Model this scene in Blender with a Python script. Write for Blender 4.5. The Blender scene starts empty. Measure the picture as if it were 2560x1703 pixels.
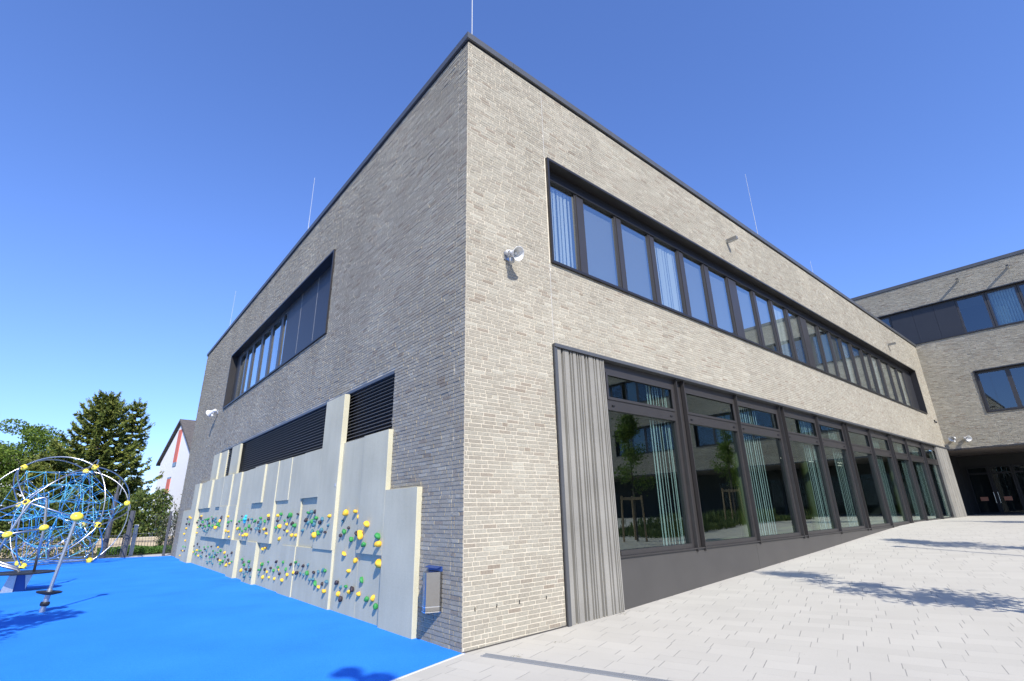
import bpy, math, random
import numpy as np
from mathutils import Vector, Matrix

scene = bpy.context.scene
# ------------------------------------------------------------------ camera
cam_d = bpy.data.cameras.new('camera'); cam = bpy.data.objects.new('camera', cam_d)
scene.collection.objects.link(cam); scene.camera = cam
YAW, PIT, ROL = 0.70293407, 0.33315425, -0.02267123
CAM = Vector((-3.93984705, -5.7086725, 1.6))
_f = Vector((math.cos(PIT)*math.sin(YAW), math.cos(PIT)*math.cos(YAW), math.sin(PIT)))
_r0 = Vector((math.cos(YAW), -math.sin(YAW), 0)); _u0 = _r0.cross(_f)
_r = math.cos(ROL)*_r0 + math.sin(ROL)*_u0; _u = -math.sin(ROL)*_r0 + math.cos(ROL)*_u0
cam.matrix_world = Matrix(((_r.x, _u.x, -_f.x, CAM.x), (_r.y, _u.y, -_f.y, CAM.y), (_r.z, _u.z, -_f.z, CAM.z), (0, 0, 0, 1)))
cam_d.sensor_width = 36; cam_d.lens = 1240.223/2560*36; cam_d.clip_end = 3000; cam_d.clip_start = .05
# ------------------------------------------------------------------ light
SUN_TO = Vector((-.41, -1, .85)).normalized()
elev = math.asin(SUN_TO.z); azim = math.atan2(SUN_TO.x, SUN_TO.y)
world = bpy.data.worlds.new('World'); scene.world = world; world.use_nodes = True
wn = world.node_tree.nodes; wn.clear()
sky = wn.new('ShaderNodeTexSky'); sky.sky_type = 'NISHITA'; sky.sun_disc = False
sky.sun_elevation = elev; sky.sun_rotation = azim
sky.air_density = 1.0; sky.dust_density = .2; sky.ozone_density = 3.0; sky.altitude = 200
bg = wn.new('ShaderNodeBackground'); bg.inputs['Strength'].default_value = .15
wo = wn.new('ShaderNodeOutputWorld')
gm_ = wn.new('ShaderNodeGamma'); gm_.inputs[1].default_value = .88
mu_ = wn.new('ShaderNodeMixRGB'); mu_.blend_type = 'MULTIPLY'; mu_.inputs[0].default_value = 1; mu_.inputs[2].default_value = (.78,.985,1.55,1)
world.node_tree.links.new(sky.outputs[0], gm_.inputs[0]); world.node_tree.links.new(gm_.outputs[0], mu_.inputs[1]); world.node_tree.links.new(mu_.outputs[0], bg.inputs[0]); world.node_tree.links.new(bg.outputs[0], wo.inputs[0])
sd = bpy.data.lights.new('sun', 'SUN'); sd.energy = 5.0; sd.angle = math.radians(.53); sd.color = (1, .95, .865)
so = bpy.data.objects.new('sun', sd); scene.collection.objects.link(so)
so.rotation_euler = SUN_TO.to_track_quat('Z', 'Y').to_euler(); so.location = (-10, -20, 30)
vs = scene.view_settings; vs.view_transform = 'Standard'; vs.look = 'None'; vs.exposure = .46; vs.gamma = 1
scene.render.engine = 'CYCLES'
scene.cycles.max_bounces = 7; scene.cycles.transparent_max_bounces = 24
scene.render.film_transparent = False
rng = np.random.default_rng(7); random.seed(7)

# ------------------------------------------------------------------ helpers
ORG = {}
def link(o): scene.collection.objects.link(o); return o
def tag(o, label=None, cat=None, group=None, kind=None):
    if label: o['label'] = label
    if cat: o['category'] = cat
    if group: o['group'] = group
    if kind: o['kind'] = kind
    return o
def empty(name, loc, label, cat, group=None):
    o = link(bpy.data.objects.new(name, None)); o.location = loc; o.empty_display_size = .3
    ORG[o.name] = Vector(loc); tag(o, label, cat, group); return o
class MB:
    def __init__(s): s.v = []; s.f = []; s.n = 0
    def add(s, vs, fs):
        s.v.append(np.asarray(vs, float).reshape(-1, 3)); s.f += [tuple(i+s.n for i in f) for f in fs]; s.n += len(s.v[-1]); return s
    def box(s, x0, x1, y0, y1, z0, z1):
        if x0 > x1: x0, x1 = x1, x0
        if y0 > y1: y0, y1 = y1, y0
        if z0 > z1: z0, z1 = z1, z0
        return s.add([(x0,y0,z0),(x1,y0,z0),(x1,y1,z0),(x0,y1,z0),(x0,y0,z1),(x1,y0,z1),(x1,y1,z1),(x0,y1,z1)],
              [(0,3,2,1),(4,5,6,7),(0,1,5,4),(1,2,6,5),(2,3,7,6),(3,0,4,7)])
    def quad(s, a, b, c, d): return s.add([a,b,c,d], [(0,1,2,3)])
    def obox(s, c, ax, ay, az, hx, hy, hz):
        c, ax, ay, az = map(np.array, (c, ax, ay, az)); P = []
        for k in (-1, 1):
            for (i, j) in ((-1,-1),(1,-1),(1,1),(-1,1)): P.append(c+ax*hx*i+ay*hy*j+az*hz*k)
        return s.add(P, [(0,3,2,1),(4,5,6,7),(0,1,5,4),(1,2,6,5),(2,3,7,6),(3,0,4,7)])
    def tube(s, pts, r, n=8, caps=True):
        pts = [Vector(p) for p in pts]; R = r if hasattr(r, '__len__') else [r]*len(pts)
        rings = []; up = None
        for i, p in enumerate(pts):
            t = (pts[min(i+1, len(pts)-1)]-pts[max(i-1, 0)])
            if t.length < 1e-9: t = Vector((0,0,1))
            t.normalize()
            if up is None: up = Vector((0,0,1)) if abs(t.z) < .9 else Vector((1,0,0))
            a = t.cross(up).normalized(); b = a.cross(t).normalized(); up = b
            rings.append([p+(a*math.cos(2*math.pi*k/n)+b*math.sin(2*math.pi*k/n))*R[i] for k in range(n)])
        vs = [tuple(v) for g in rings for v in g]; fs = []
        for i in range(len(pts)-1):
            for k in range(n):
                k2 = (k+1) % n; fs.append((i*n+k, i*n+k2, (i+1)*n+k2, (i+1)*n+k))
        if caps: fs.append(tuple(range(n-1, -1, -1))); fs.append(tuple((len(pts)-1)*n+k for k in range(n)))
        return s.add(vs, fs)
    def lathe(s, o, ax, prof, n=20):
        o = Vector(o); ax = Vector(ax).normalized(); a = ax.orthogonal().normalized(); b = ax.cross(a)
        vs = []; fs = []
        for (h, r) in prof:
            for k in range(n):
                t = 2*math.pi*k/n; vs.append(tuple(o+ax*h+(a*math.cos(t)+b*math.sin(t))*r))
        for i in range(len(prof)-1):
            for k in range(n):
                k2 = (k+1) % n; fs.append((i*n+k, (i+1)*n+k, (i+1)*n+k2, i*n+k2))
        return s.add(vs, fs)
    def ball(s, c, r, ax=(0,0,1), st=1., n=16, m=10):
        prof = [(-r*st*math.cos(math.pi*i/m), max(1e-4, r*math.sin(math.pi*i/m))) for i in range(m+1)]
        return s.lathe(c, ax, prof, n)
    def poly(s, pts, e):   # prism: base polygon pts, extruded by vector e
        n = len(pts); e = np.array(e, float); P = [np.array(p, float) for p in pts]
        return s.add(P+[p+e for p in P], [tuple(range(n-1,-1,-1)), tuple(range(n, 2*n))]+[(i, (i+1)%n, n+(i+1)%n, n+i) for i in range(n)])
    def build(s, name, mat, parent=None, smooth=False, label=None, cat=None, group=None, kind=None):
        V = np.concatenate(s.v) if s.v else np.zeros((0,3))
        org = Vector((0,0,0))
        if parent is not None: org = ORG[parent.name]
        V = V - np.array(org)
        me = bpy.data.meshes.new(name); me.from_pydata(V.tolist(), [], s.f); me.update()
        if mat: me.materials.append(mat)
        if smooth: me.shade_smooth() if hasattr(me, 'shade_smooth') else None
        o = link(bpy.data.objects.new(name, me)); ORG[o.name] = org
        if parent is not None: o.parent = parent
        tag(o, label, cat, group, kind); return o
def smooth_angle(o, ang=40):
    me = o.data
    try:
        me.shade_smooth()
        if hasattr(me, 'set_sharp_from_angle'): me.set_sharp_from_angle(angle=math.radians(ang))
    except Exception: pass
    return o

# ------------------------------------------------------------------ materials
def N(nt, t, **kw):
    n = nt.nodes.new(t)
    for k, v in kw.items():
        if k in n.inputs: n.inputs[k].default_value = v
        else: setattr(n, k, v)
    return n
def newmat(name):
    m = bpy.data.materials.new(name); m.use_nodes = True; nt = m.node_tree
    return m, nt, nt.nodes['Principled BSDF']
def simple(name, col, rough=.5, metal=0., noise=0., nscale=8., bump=0., bscale=60., spec=.5, coat=0.):
    m, nt, b = newmat(name); b.inputs['Roughness'].default_value = rough; b.inputs['Metallic'].default_value = metal
    b.inputs['Specular IOR Level'].default_value = spec
    b.inputs['Base Color'].default_value = (*col, 1); b.inputs['Coat Weight'].default_value = coat
    tc = N(nt, 'ShaderNodeTexCoord')
    if noise > 0:
        n = N(nt, 'ShaderNodeTexNoise', Scale=nscale, Detail=6.); nt.links.new(tc.outputs['Object'], n.inputs['Vector'])
        r = N(nt, 'ShaderNodeMapRange'); r.inputs[1].default_value = .25; r.inputs[2].default_value = .75
        r.inputs[3].default_value = 1-noise; r.inputs[4].default_value = 1+noise
        nt.links.new(n.outputs[0], r.inputs[0])
        h = N(nt, 'ShaderNodeVectorMath', operation='SCALE'); h.inputs[0].default_value = col
        nt.links.new(r.outputs[0], h.inputs['Scale']); nt.links.new(h.outputs[0], b.inputs['Base Color'])
    if bump > 0:
        n2 = N(nt, 'ShaderNodeTexNoise', Scale=bscale, Detail=4.); nt.links.new(tc.outputs['Object'], n2.inputs['Vector'])
        bp = N(nt, 'ShaderNodeBump', Strength=1., Distance=bump); nt.links.new(n2.outputs[0], bp.inputs['Height'])
        nt.links.new(bp.outputs[0], b.inputs['Normal'])
    return m
def ramp(nt, stops):
    r = N(nt, 'ShaderNodeValToRGB'); e = r.color_ramp.elements
    while len(e) < len(stops): e.new(.5)
    for i, (p, c) in enumerate(stops): e[i].position = p; e[i].color = (*c, 1)
    return r
def brick_mat(name, gain=.85):
    m, nt, b = newmat(name); L = nt.links
    g = N(nt, 'ShaderNodeNewGeometry'); tc = N(nt, 'ShaderNodeTexCoord')
    k = gain
    r = ramp(nt, [(0, (.27*k,.228*k,.178*k)), (.03, (.305*k,.262*k,.207*k)), (.07, (.325*k,.294*k,.236*k)), (.35, (.342*k,.313*k,.252*k)), (.65, (.357*k,.330*k,.266*k)), (.93, (.375*k,.350*k,.285*k)), (1, (.43*k,.405*k,.33*k))])
    L.new(g.outputs['Random Per Island'], r.inputs[0])
    n = N(nt, 'ShaderNodeTexNoise', Scale=34., Detail=6., Roughness=.7); L.new(tc.outputs['Object'], n.inputs['Vector'])
    n3 = N(nt, 'ShaderNodeTexNoise', Scale=.55, Detail=3.); L.new(tc.outputs['Object'], n3.inputs['Vector'])
    r2 = ramp(nt, [(.25, (.42,.41,.39)), (.37, (.82,.82,.82)), (.5, (1.,1.,1.)), (.6, (1.08,1.08,1.06)), (.76, (1.42,1.39,1.28))]); L.new(n.outputs[0], r2.inputs[0])
    r3 = ramp(nt, [(.3, (.88,.875,.87)), (.55, (1.,1.,1.)), (.72, (1.13,1.125,1.11))]); L.new(n3.outputs[0], r3.inputs[0])
    m1 = N(nt, 'ShaderNodeMixRGB', blend_type='MULTIPLY'); m1.inputs[0].default_value = .85; L.new(r.outputs[0], m1.inputs[1]); L.new(r2.outputs[0], m1.inputs[2])
    m2 = N(nt, 'ShaderNodeMixRGB', blend_type='MULTIPLY'); m2.inputs[0].default_value = 1; L.new(m1.outputs[0], m2.inputs[1]); L.new(r3.outputs[0], m2.inputs[2])
    L.new(m2.outputs[0], b.inputs['Base Color']); b.inputs['Roughness'].default_value = .92; b.inputs['Specular IOR Level'].default_value = .2
    n4 = N(nt, 'ShaderNodeTexNoise', Scale=55., Detail=5.); L.new(tc.outputs['Object'], n4.inputs['Vector'])
    bp = N(nt, 'ShaderNodeBump', Strength=1., Distance=.0022); L.new(n4.outputs[0], bp.inputs['Height']); L.new(bp.outputs[0], b.inputs['Normal'])
    return m
M_BRICK = brick_mat('grey_brick'); 
M_MORTAR = simple('mortar', (.56,.505,.405), .95, noise=.12, nscale=5, bump=.004, bscale=120, spec=.1)
M_COPING = simple('dark_coping_metal', (.075,.078,.082), .42, .1, noise=.08, nscale=3)
M_FRAME = simple('dark_window_frame', (.050,.0465,.0455), .36, .3, noise=.06, nscale=4)
M_SURR = simple('shaded_surround_metal', (.022,.0205,.021), .4, .2)  # darker than the frames: the reveal's shade is put into the colour
M_FRAME2 = simple('dark_parapet_panel', (.072,.068,.064), .45, .2, noise=.07, nscale=2)
M_BLACK = simple('black_metal', (.012,.012,.014), .5, .2)
M_LOUV = simple('louvre_blade', (.10,.095,.09), .5, .2)
M_BLUEPANEL = simple('dark_blue_cladding', (.026,.027,.031), .42, .15, noise=.05, nscale=2)
M_STEEL = simple('stainless_steel', (.38,.365,.34), .2, 1., noise=.05, nscale=20)
M_GALV = simple('galvanised_steel', (.45,.47,.5), .42, .9, noise=.15, nscale=30)
M_TUBE = simple('brushed_tube', (.50,.49,.475), .33, 1.)
M_YEL = simple('yellow_plastic', (.92,.70,.06), .35, noise=.04, nscale=5, spec=.5)
M_ROPE = simple('blue_rope', (.02,.20,.52), .6)
M_ROPEL = simple('turquoise_rope', (.10,.45,.62), .6)
M_JOINT = simple('rope_joint', (.55,.58,.6), .35, .6)
M_RUBBER = simple('black_rubber', (.015,.016,.02), .55)
M_WHITE = simple('white_plastic', (.62,.62,.60), .4)
M_GREYP = simple('grey_plastic', (.42,.43,.42), .5)
M_ANTH = simple('anthracite_post', (.075,.078,.09), .45, .2)
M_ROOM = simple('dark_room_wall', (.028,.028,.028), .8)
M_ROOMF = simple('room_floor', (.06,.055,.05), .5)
M_GREENP = simple('lime_column', (.055,.065,.015), .5)
M_BLIND = simple('blind_fabric', (.38,.43,.42), .8)
M_BLINDL = simple('hall_blind', (.27,.325,.315), .8)
M_SHEER = simple('sheer_fabric', (.13,.16,.165), .9)
M_VEIL = simple('grey_veil', (.135,.145,.135), .9)  # for the veil sheets added behind bare panes
M_BLINDB = simple('blind_fabric_pale', (.60,.72,.74), .8)
M_SEAL = simple('joint_sealant', (.40,.385,.35), .7)
M_ROOF = simple('roof_gravel', (.25,.25,.24), .9, noise=.2, nscale=12)
M_WHITEWALL = simple('white_render', (.82,.83,.86), .85, noise=.02)
M_RED = simple('salmon_red_panel', (.62,.16,.11), .7)
M_DARKGLOSS = simple('dark_gloss', (.03,.03,.035), .12, spec=.9)
M_WOOD = simple('stake_wood', (.34,.24,.13), .8, noise=.2, nscale=9)
M_REDCARD = simple('salmon_notice', (.5,.2,.12), .6)

def tile_mat():
    m, nt, b = newmat('roof_tiles'); tc = N(nt, 'ShaderNodeTexCoord')
    br = N(nt, 'ShaderNodeTexBrick', Scale=3.2); br.inputs['Color1'].default_value = (.09,.08,.075,1); br.inputs['Color2'].default_value = (.14,.125,.11,1); br.inputs['Mortar'].default_value = (.02,.02,.02,1)
    nt.links.new(tc.outputs['Object'], br.inputs['Vector']); nt.links.new(br.outputs[0], b.inputs['Base Color']); b.inputs['Roughness'].default_value = .85; return m
M_TILE = tile_mat()

def glass_mat(name, tint=(.55,.68,.66), base=.14, refl=(.93,.97,1.)):
    m, nt, b = newmat(name); L = nt.links; nt.nodes.remove(b); out = nt.nodes['Material Output']
    ge = N(nt, 'ShaderNodeNewGeometry'); dt = N(nt, 'ShaderNodeVectorMath', operation='DOT_PRODUCT'); L.new(ge.outputs['Normal'], dt.inputs[0]); L.new(ge.outputs['Incoming'], dt.inputs[1])
    ab = N(nt, 'ShaderNodeMath', operation='ABSOLUTE'); L.new(dt.outputs['Value'], ab.inputs[0])
    om = N(nt, 'ShaderNodeMath', operation='SUBTRACT'); om.inputs[0].default_value = 1.; L.new(ab.outputs[0], om.inputs[1])
    pw_ = N(nt, 'ShaderNodeMath', operation='POWER'); pw_.inputs[1].default_value = 4.2; L.new(om.outputs[0], pw_.inputs[0])
    ad = N(nt, 'ShaderNodeMath', operation='MULTIPLY_ADD', use_clamp=True); ad.inputs[1].default_value = .85; ad.inputs[2].default_value = base+.05; L.new(pw_.outputs[0], ad.inputs[0])
    gl = N(nt, 'ShaderNodeBsdfGlossy'); gl.inputs['Roughness'].default_value = .004; gl.inputs['Color'].default_value = (*refl, 1)
    tr = N(nt, 'ShaderNodeBsdfTransparent'); tr.inputs['Color'].default_value = (*tint, 1)
    mx = N(nt, 'ShaderNodeMixShader'); L.new(ad.outputs[0], mx.inputs[0]); L.new(tr.outputs[0], mx.inputs[1]); L.new(gl.outputs[0], mx.inputs[2]); L.new(mx.outputs[0], out.inputs[0])
    return m
M_GLASS = glass_mat('window_glass', (.66,.78,.75), .13, (.85,.98,.95)); M_GLASSU = glass_mat('coated_glass', (.93,.96,.95), .37, (.94,1.,.97)); M_GLASSW = glass_mat('wing_glass', (.5,.6,.62), .10, (.8,.9,.95)); M_GLASSD = glass_mat('door_glass', (.5,.55,.55), -.02, (.6,.65,.65))

def concrete_mat(name, col, streak=.12, scale=1.4, bump=.0015):
    m, nt, b = newmat(name); L = nt.links; tc = N(nt, 'ShaderNodeTexCoord')
    mp = N(nt, 'ShaderNodeMapping'); mp.inputs['Scale'].default_value = (4, 4, .5); L.new(tc.outputs['Object'], mp.inputs[0])
    n = N(nt, 'ShaderNodeTexNoise', Scale=scale, Detail=7., Roughness=.6); L.new(mp.outputs[0], n.inputs['Vector'])
    n2 = N(nt, 'ShaderNodeTexNoise', Scale=1.1, Detail=5.); L.new(tc.outputs['Object'], n2.inputs['Vector'])
    n3 = N(nt, 'ShaderNodeTexNoise', Scale=70., Detail=3.); L.new(tc.outputs['Object'], n3.inputs['Vector'])
    def mr(src, a, lo=.3, hi=.7):
        r = N(nt, 'ShaderNodeMapRange'); r.inputs[1].default_value = lo; r.inputs[2].default_value = hi; r.inputs[3].default_value = 1-a; r.inputs[4].default_value = 1+a; L.new(src.outputs[0], r.inputs[0]); return r
    a, c, d = mr(n, streak), mr(n2, streak*1.6), mr(n3, .06)
    vo = N(nt, 'ShaderNodeTexVoronoi', Scale=9.); L.new(tc.outputs['Object'], vo.inputs['Vector']); pr_ = N(nt, 'ShaderNodeMapRange'); pr_.inputs[1].default_value = .02; pr_.inputs[2].default_value = .035; pr_.inputs[3].default_value = .62; pr_.inputs[4].default_value = 1.; L.new(vo.outputs['Distance'], pr_.inputs[0])
    dd_ = N(nt, 'ShaderNodeMath', operation='MULTIPLY'); L.new(d.outputs[0], dd_.inputs[0]); L.new(pr_.outputs[0], dd_.inputs[1]); d = dd_
    x = N(nt, 'ShaderNodeMath', operation='MULTIPLY'); L.new(a.outputs[0], x.inputs[0]); L.new(c.outputs[0], x.inputs[1])
    y = N(nt, 'ShaderNodeMath', operation='MULTIPLY'); L.new(x.outputs[0], y.inputs[0]); L.new(d.outputs[0], y.inputs[1])
    h = N(nt, 'ShaderNodeVectorMath', operation='SCALE'); h.inputs[0].default_value = col; L.new(y.outputs[0], h.inputs['Scale']); L.new(h.outputs[0], b.inputs['Base Color'])
    b.inputs['Roughness'].default_value = .8; b.inputs['Specular IOR Level'].default_value = .3
    bp = N(nt, 'ShaderNodeBump', Strength=1., Distance=bump); L.new(n3.outputs[0], bp.inputs['Height']); L.new(bp.outputs[0], b.inputs['Normal'])
    return m
M_CONC = concrete_mat('climbing_concrete', (.46,.435,.315), .05)
M_RIB = concrete_mat('ribbed_concrete', (.225,.215,.19), .09, 1.2, .003)
M_SOFFIT = concrete_mat('soffit', (.16,.14,.13), .1)

def paving_mat():
    m, nt, b = newmat('pale_pavers'); L = nt.links; tc = N(nt, 'ShaderNodeTexCoord')
    mp = N(nt, 'ShaderNodeMapping'); mp.inputs['Rotation'].default_value = (0, 0, math.radians(90-16.9)); L.new(tc.outputs['Object'], mp.inputs[0])
    sx = N(nt, 'ShaderNodeSeparateXYZ'); L.new(mp.outputs[0], sx.inputs[0])
    def mth(op, a, bb=None, **k):
        n = N(nt, 'ShaderNodeMath', operation=op, **k)
        for i, q in enumerate((a, bb)):
            if q is None: continue
            if isinstance(q, (int, float)): n.inputs[i].default_value = q
            else: L.new(q, n.inputs[i])
        return n.outputs[0]
    # rows of three alternating widths (0.20, 0.28, 0.24 m) laid along one direction
    v = sx.outputs[1]; u = sx.outputs[0]; per = .72
    blk = mth('FLOOR', mth('DIVIDE', v, per)); fv = mth('SUBTRACT', v, mth('MULTIPLY', blk, per))
    g1 = mth('GREATER_THAN', fv, .20); g2 = mth('GREATER_THAN', fv, .48)
    row = mth('ADD', mth('MULTIPLY', blk, 3), mth('ADD', g1, g2))
    st = mth('ADD', mth('MULTIPLY', g1, .20), mth('MULTIPLY', g2, .28)); en = mth('ADD', mth('ADD', mth('MULTIPLY', g1, .28), mth('MULTIPLY', g2, -.04)), .20)
    dv = mth('SUBTRACT', fv, st); dtop = mth('SUBTRACT', en, dv); dr = mth('MINIMUM', dv, dtop)
    wn_ = N(nt, 'ShaderNodeTexWhiteNoise', noise_dimensions='1D'); L.new(row, wn_.inputs['W'])
    sh = mth('MULTIPLY', wn_.outputs[0], 3.7)
    uu = mth('DIVIDE', mth('ADD', u, sh), .46); iu = mth('FLOOR', uu); fu = mth('SUBTRACT', uu, iu)
    cb = N(nt, 'ShaderNodeCombineXYZ'); L.new(iu, cb.inputs[0]); L.new(row, cb.inputs[1])
    w2 = N(nt, 'ShaderNodeTexWhiteNoise', noise_dimensions='3D'); L.new(cb.outputs[0], w2.inputs['Vector'])
    du = mth('MULTIPLY', mth('MINIMUM', fu, mth('SUBTRACT', 1., fu)), .46)
    jw = mth('LESS_THAN', du, .0038)
    jl = mth('LESS_THAN', dr, .0018)
    w4 = N(nt, 'ShaderNodeTexNoise', Scale=1.3, Detail=2.); L.new(tc.outputs['Object'], w4.inputs['Vector'])
    jls = mth('MULTIPLY', jl, mth('MULTIPLY', mth('GREATER_THAN', w4.outputs[0], .50), .35))
    jw = mth('MULTIPLY', jw, mth('ADD', .25, mth('MULTIPLY', mth('GREATER_THAN', w2.outputs[0], .35), .65)))
    joint = mth('MAXIMUM', jw, jls)
    n = N(nt, 'ShaderNodeTexNoise', Scale=.9, Detail=6.); L.new(tc.outputs['Object'], n.inputs['Vector'])
    n5 = N(nt, 'ShaderNodeTexNoise', Scale=110., Detail=3.); L.new(tc.outputs['Object'], n5.inputs['Vector'])
    t = mth('ADD', mth('MULTIPLY', w2.outputs[0], .07), mth('MULTIPLY', n.outputs[0], .16)); t = mth('ADD', t, mth('MULTIPLY', n5.outputs[0], .14)); t = mth('ADD', t, .80)
    h = N(nt, 'ShaderNodeVectorMath', operation='SCALE'); h.inputs[0].default_value = (.475,.45,.385); L.new(t, h.inputs['Scale'])
    mx = N(nt, 'ShaderNodeMixRGB'); L.new(joint, mx.inputs[0]); L.new(h.outputs[0], mx.inputs[1]); mx.inputs[2].default_value = (.27,.26,.235,1)
    # scattered fine dark debris
    n6 = N(nt, 'ShaderNodeTexVoronoi', Scale=5.5); L.new(tc.outputs['Object'], n6.inputs['Vector'])
    sp = mth('LESS_THAN', n6.outputs['Distance'], .035); w3 = N(nt, 'ShaderNodeSeparateXYZ'); L.new(n6.outputs['Color'], w3.inputs[0])
    sp = mth('MULTIPLY', sp, mth('GREATER_THAN', w3.outputs[0], .80))
    m2 = N(nt, 'ShaderNodeMixRGB'); L.new(mth('MULTIPLY', sp, .7), m2.inputs[0]); L.new(mx.outputs[0], m2.inputs[1]); m2.inputs[2].default_value = (.13,.10,.07,1)
    L.new(m2.outputs[0], b.inputs['Base Color']); b.inputs['Roughness'].default_value = .85; b.inputs['Specular IOR Level'].default_value = .25
    hh = mth('SUBTRACT', mth('MULTIPLY', n5.outputs[0], .12), joint)
    bp = N(nt, 'ShaderNodeBump', Strength=1., Distance=.004); L.new(hh, bp.inputs['Height']); L.new(bp.outputs[0], b.inputs['Normal'])
    return m
M_PAVE = paving_mat()
def rubber_mat():
    m, nt, b = newmat('blue_rubber_surface'); L = nt.links; tc = N(nt, 'ShaderNodeTexCoord')
    n = N(nt, 'ShaderNodeTexNoise', Scale=70., Detail=5., Roughness=.75); L.new(tc.outputs['Object'], n.inputs['Vector'])
    n2 = N(nt, 'ShaderNodeTexNoise', Scale=.8, Detail=5.); L.new(tc.outputs['Object'], n2.inputs['Vector'])
    r = ramp(nt, [(.22, (.008,.105,.46)), (.42, (.018,.20,.74)), (.6, (.026,.24,.83)), (.8, (.075,.34,.93))]); L.new(n.outputs[0], r.inputs[0])
    r2 = ramp(nt, [(.28, (.84,.88,.92)), (.5, (1.,1.,1.)), (.74, (1.25,1.1,1.04))]); L.new(n2.outputs[0], r2.inputs[0])
    mx = N(nt, 'ShaderNodeMixRGB', blend_type='MULTIPLY'); mx.inputs[0].default_value = 1; L.new(r.outputs[0], mx.inputs[1]); L.new(r2.outputs[0], mx.inputs[2])
    v = N(nt, 'ShaderNodeTexVoronoi', Scale=2.3); L.new(tc.outputs['Object'], v.inputs['Vector'])
    lt = N(nt, 'ShaderNodeMath', operation='LESS_THAN'); L.new(v.outputs['Distance'], lt.inputs[0]); lt.inputs[1].default_value = .016
    m3 = N(nt, 'ShaderNodeMixRGB'); L.new(lt.outputs[0], m3.inputs[0]); L.new(mx.outputs[0], m3.inputs[1]); m3.inputs[2].default_value = (.02,.06,.15,1)
    L.new(m3.outputs[0], b.inputs['Base Color']); b.inputs['Roughness'].default_value = .9; b.inputs['Specular IOR Level'].default_value = .2
    bp = N(nt, 'ShaderNodeBump', Strength=1., Distance=.004); L.new(n.outputs[0], bp.inputs['Height']); L.new(bp.outputs[0], b.inputs['Normal'])
    return m
M_RUB = rubber_mat()
def ground_mat(name, c1, c2, sc=3.):
    m, nt, b = newmat(name); tc = N(nt, 'ShaderNodeTexCoord'); n = N(nt, 'ShaderNodeTexNoise', Scale=sc, Detail=8., Roughness=.7); nt.links.new(tc.outputs['Object'], n.inputs['Vector'])
    r = ramp(nt, [(.3, c1), (.7, c2)]); nt.links.new(n.outputs[0], r.inputs[0]); nt.links.new(r.outputs[0], b.inputs['Base Color']); b.inputs['Roughness'].default_value = .95; return m
M_EARTH = ground_mat('grassy_earth', (.05,.06,.02), (.10,.10,.045))
M_PATH = ground_mat('pale_concrete_path', (.42,.41,.38), (.50,.49,.46), 2.)
def leaf_mat(name, c0, c1, c2, trans=.25):
    m, nt, b = newmat(name); L = nt.links; g = N(nt, 'ShaderNodeNewGeometry')
    r = ramp(nt, [(0, c0), (.5, c1), (1, c2)]); L.new(g.outputs['Random Per Island'], r.inputs[0]); L.new(r.outputs[0], b.inputs['Base Color'])
    b.inputs['Roughness'].default_value = .6; b.inputs['Specular IOR Level'].default_value = .3
    t = N(nt, 'ShaderNodeBsdfTranslucent'); L.new(r.outputs[0], t.inputs[0]); mx = N(nt, 'ShaderNodeMixShader'); mx.inputs[0].default_value = trans
    L.new(b.outputs[0], mx.inputs[1]); L.new(t.outputs[0], mx.inputs[2]); L.new(mx.outputs[0], nt.nodes['Material Output'].inputs[0]); return m
M_SPR = leaf_mat('spruce_needles', (.055,.085,.018), (.13,.165,.03), (.26,.27,.06), .2)
M_DEC = leaf_mat('broad_leaves', (.055,.105,.012), (.115,.19,.025), (.21,.28,.045), .35)
M_HEDGE = leaf_mat('hedge_leaves', (.04,.07,.013), (.08,.125,.025), (.18,.20,.055), .25)
M_GRASS = leaf_mat('grass_blades', (.04,.10,.015), (.07,.16,.03), (.13,.22,.05), .3)
M_VINE = leaf_mat('climber_leaves', (.03,.05,.02), (.06,.09,.035), (.12,.12,.05), .3)
M_BARK = simple('bark', (.10,.08,.06), .9, noise=.3, nscale=14, bump=.01, bscale=20)
def blockwall_mat():
    m, nt, b = newmat('sandstone_blocks'); L = nt.links; tc = N(nt, 'ShaderNodeTexCoord')
    mp = N(nt, 'ShaderNodeMapping'); mp.inputs['Rotation'].default_value = (math.radians(90), 0, 0); L.new(tc.outputs['Object'], mp.inputs[0])
    br = N(nt, 'ShaderNodeTexBrick', Scale=1.); br.inputs['Brick Width'].default_value = .55; br.inputs['Row Height'].default_value = .2; br.inputs['Mortar Size'].default_value = .008
    br.inputs['Color1'].default_value = (.42,.34,.24,1); br.inputs['Color2'].default_value = (.50,.43,.33,1); br.inputs['Mortar'].default_value = (.22,.18,.13,1)
    L.new(mp.outputs[0], br.inputs['Vector']); L.new(br.outputs[0], b.inputs['Base Color']); b.inputs['Roughness'].default_value = .9; return m
M_BLOCK = blockwall_mat()

# ------------------------------------------------------------------ setting
ZX = [-99, 0, 3, 11.7, 15.4, 19.3, 22, 999]; ZZ = [0, 0, .06, .467, .656, .844, .9, .9]
def zg(x): return float(np.interp(x, ZX, ZZ))
S = 1500
g = MB(); xs = [-S, -60, -10, 0, 3, 11.7, 15.4, 19.3, 22, 60, S]
for i in range(len(xs)-1):
    a, b_ = xs[i], xs[i+1]; za, zb = zg(a)-.03, zg(b_)-.03
    g.quad((a,-S,za), (b_,-S,zb), (b_,S,zb), (a,S,za))
g.build('ground', M_EARTH, kind='structure')
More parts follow.
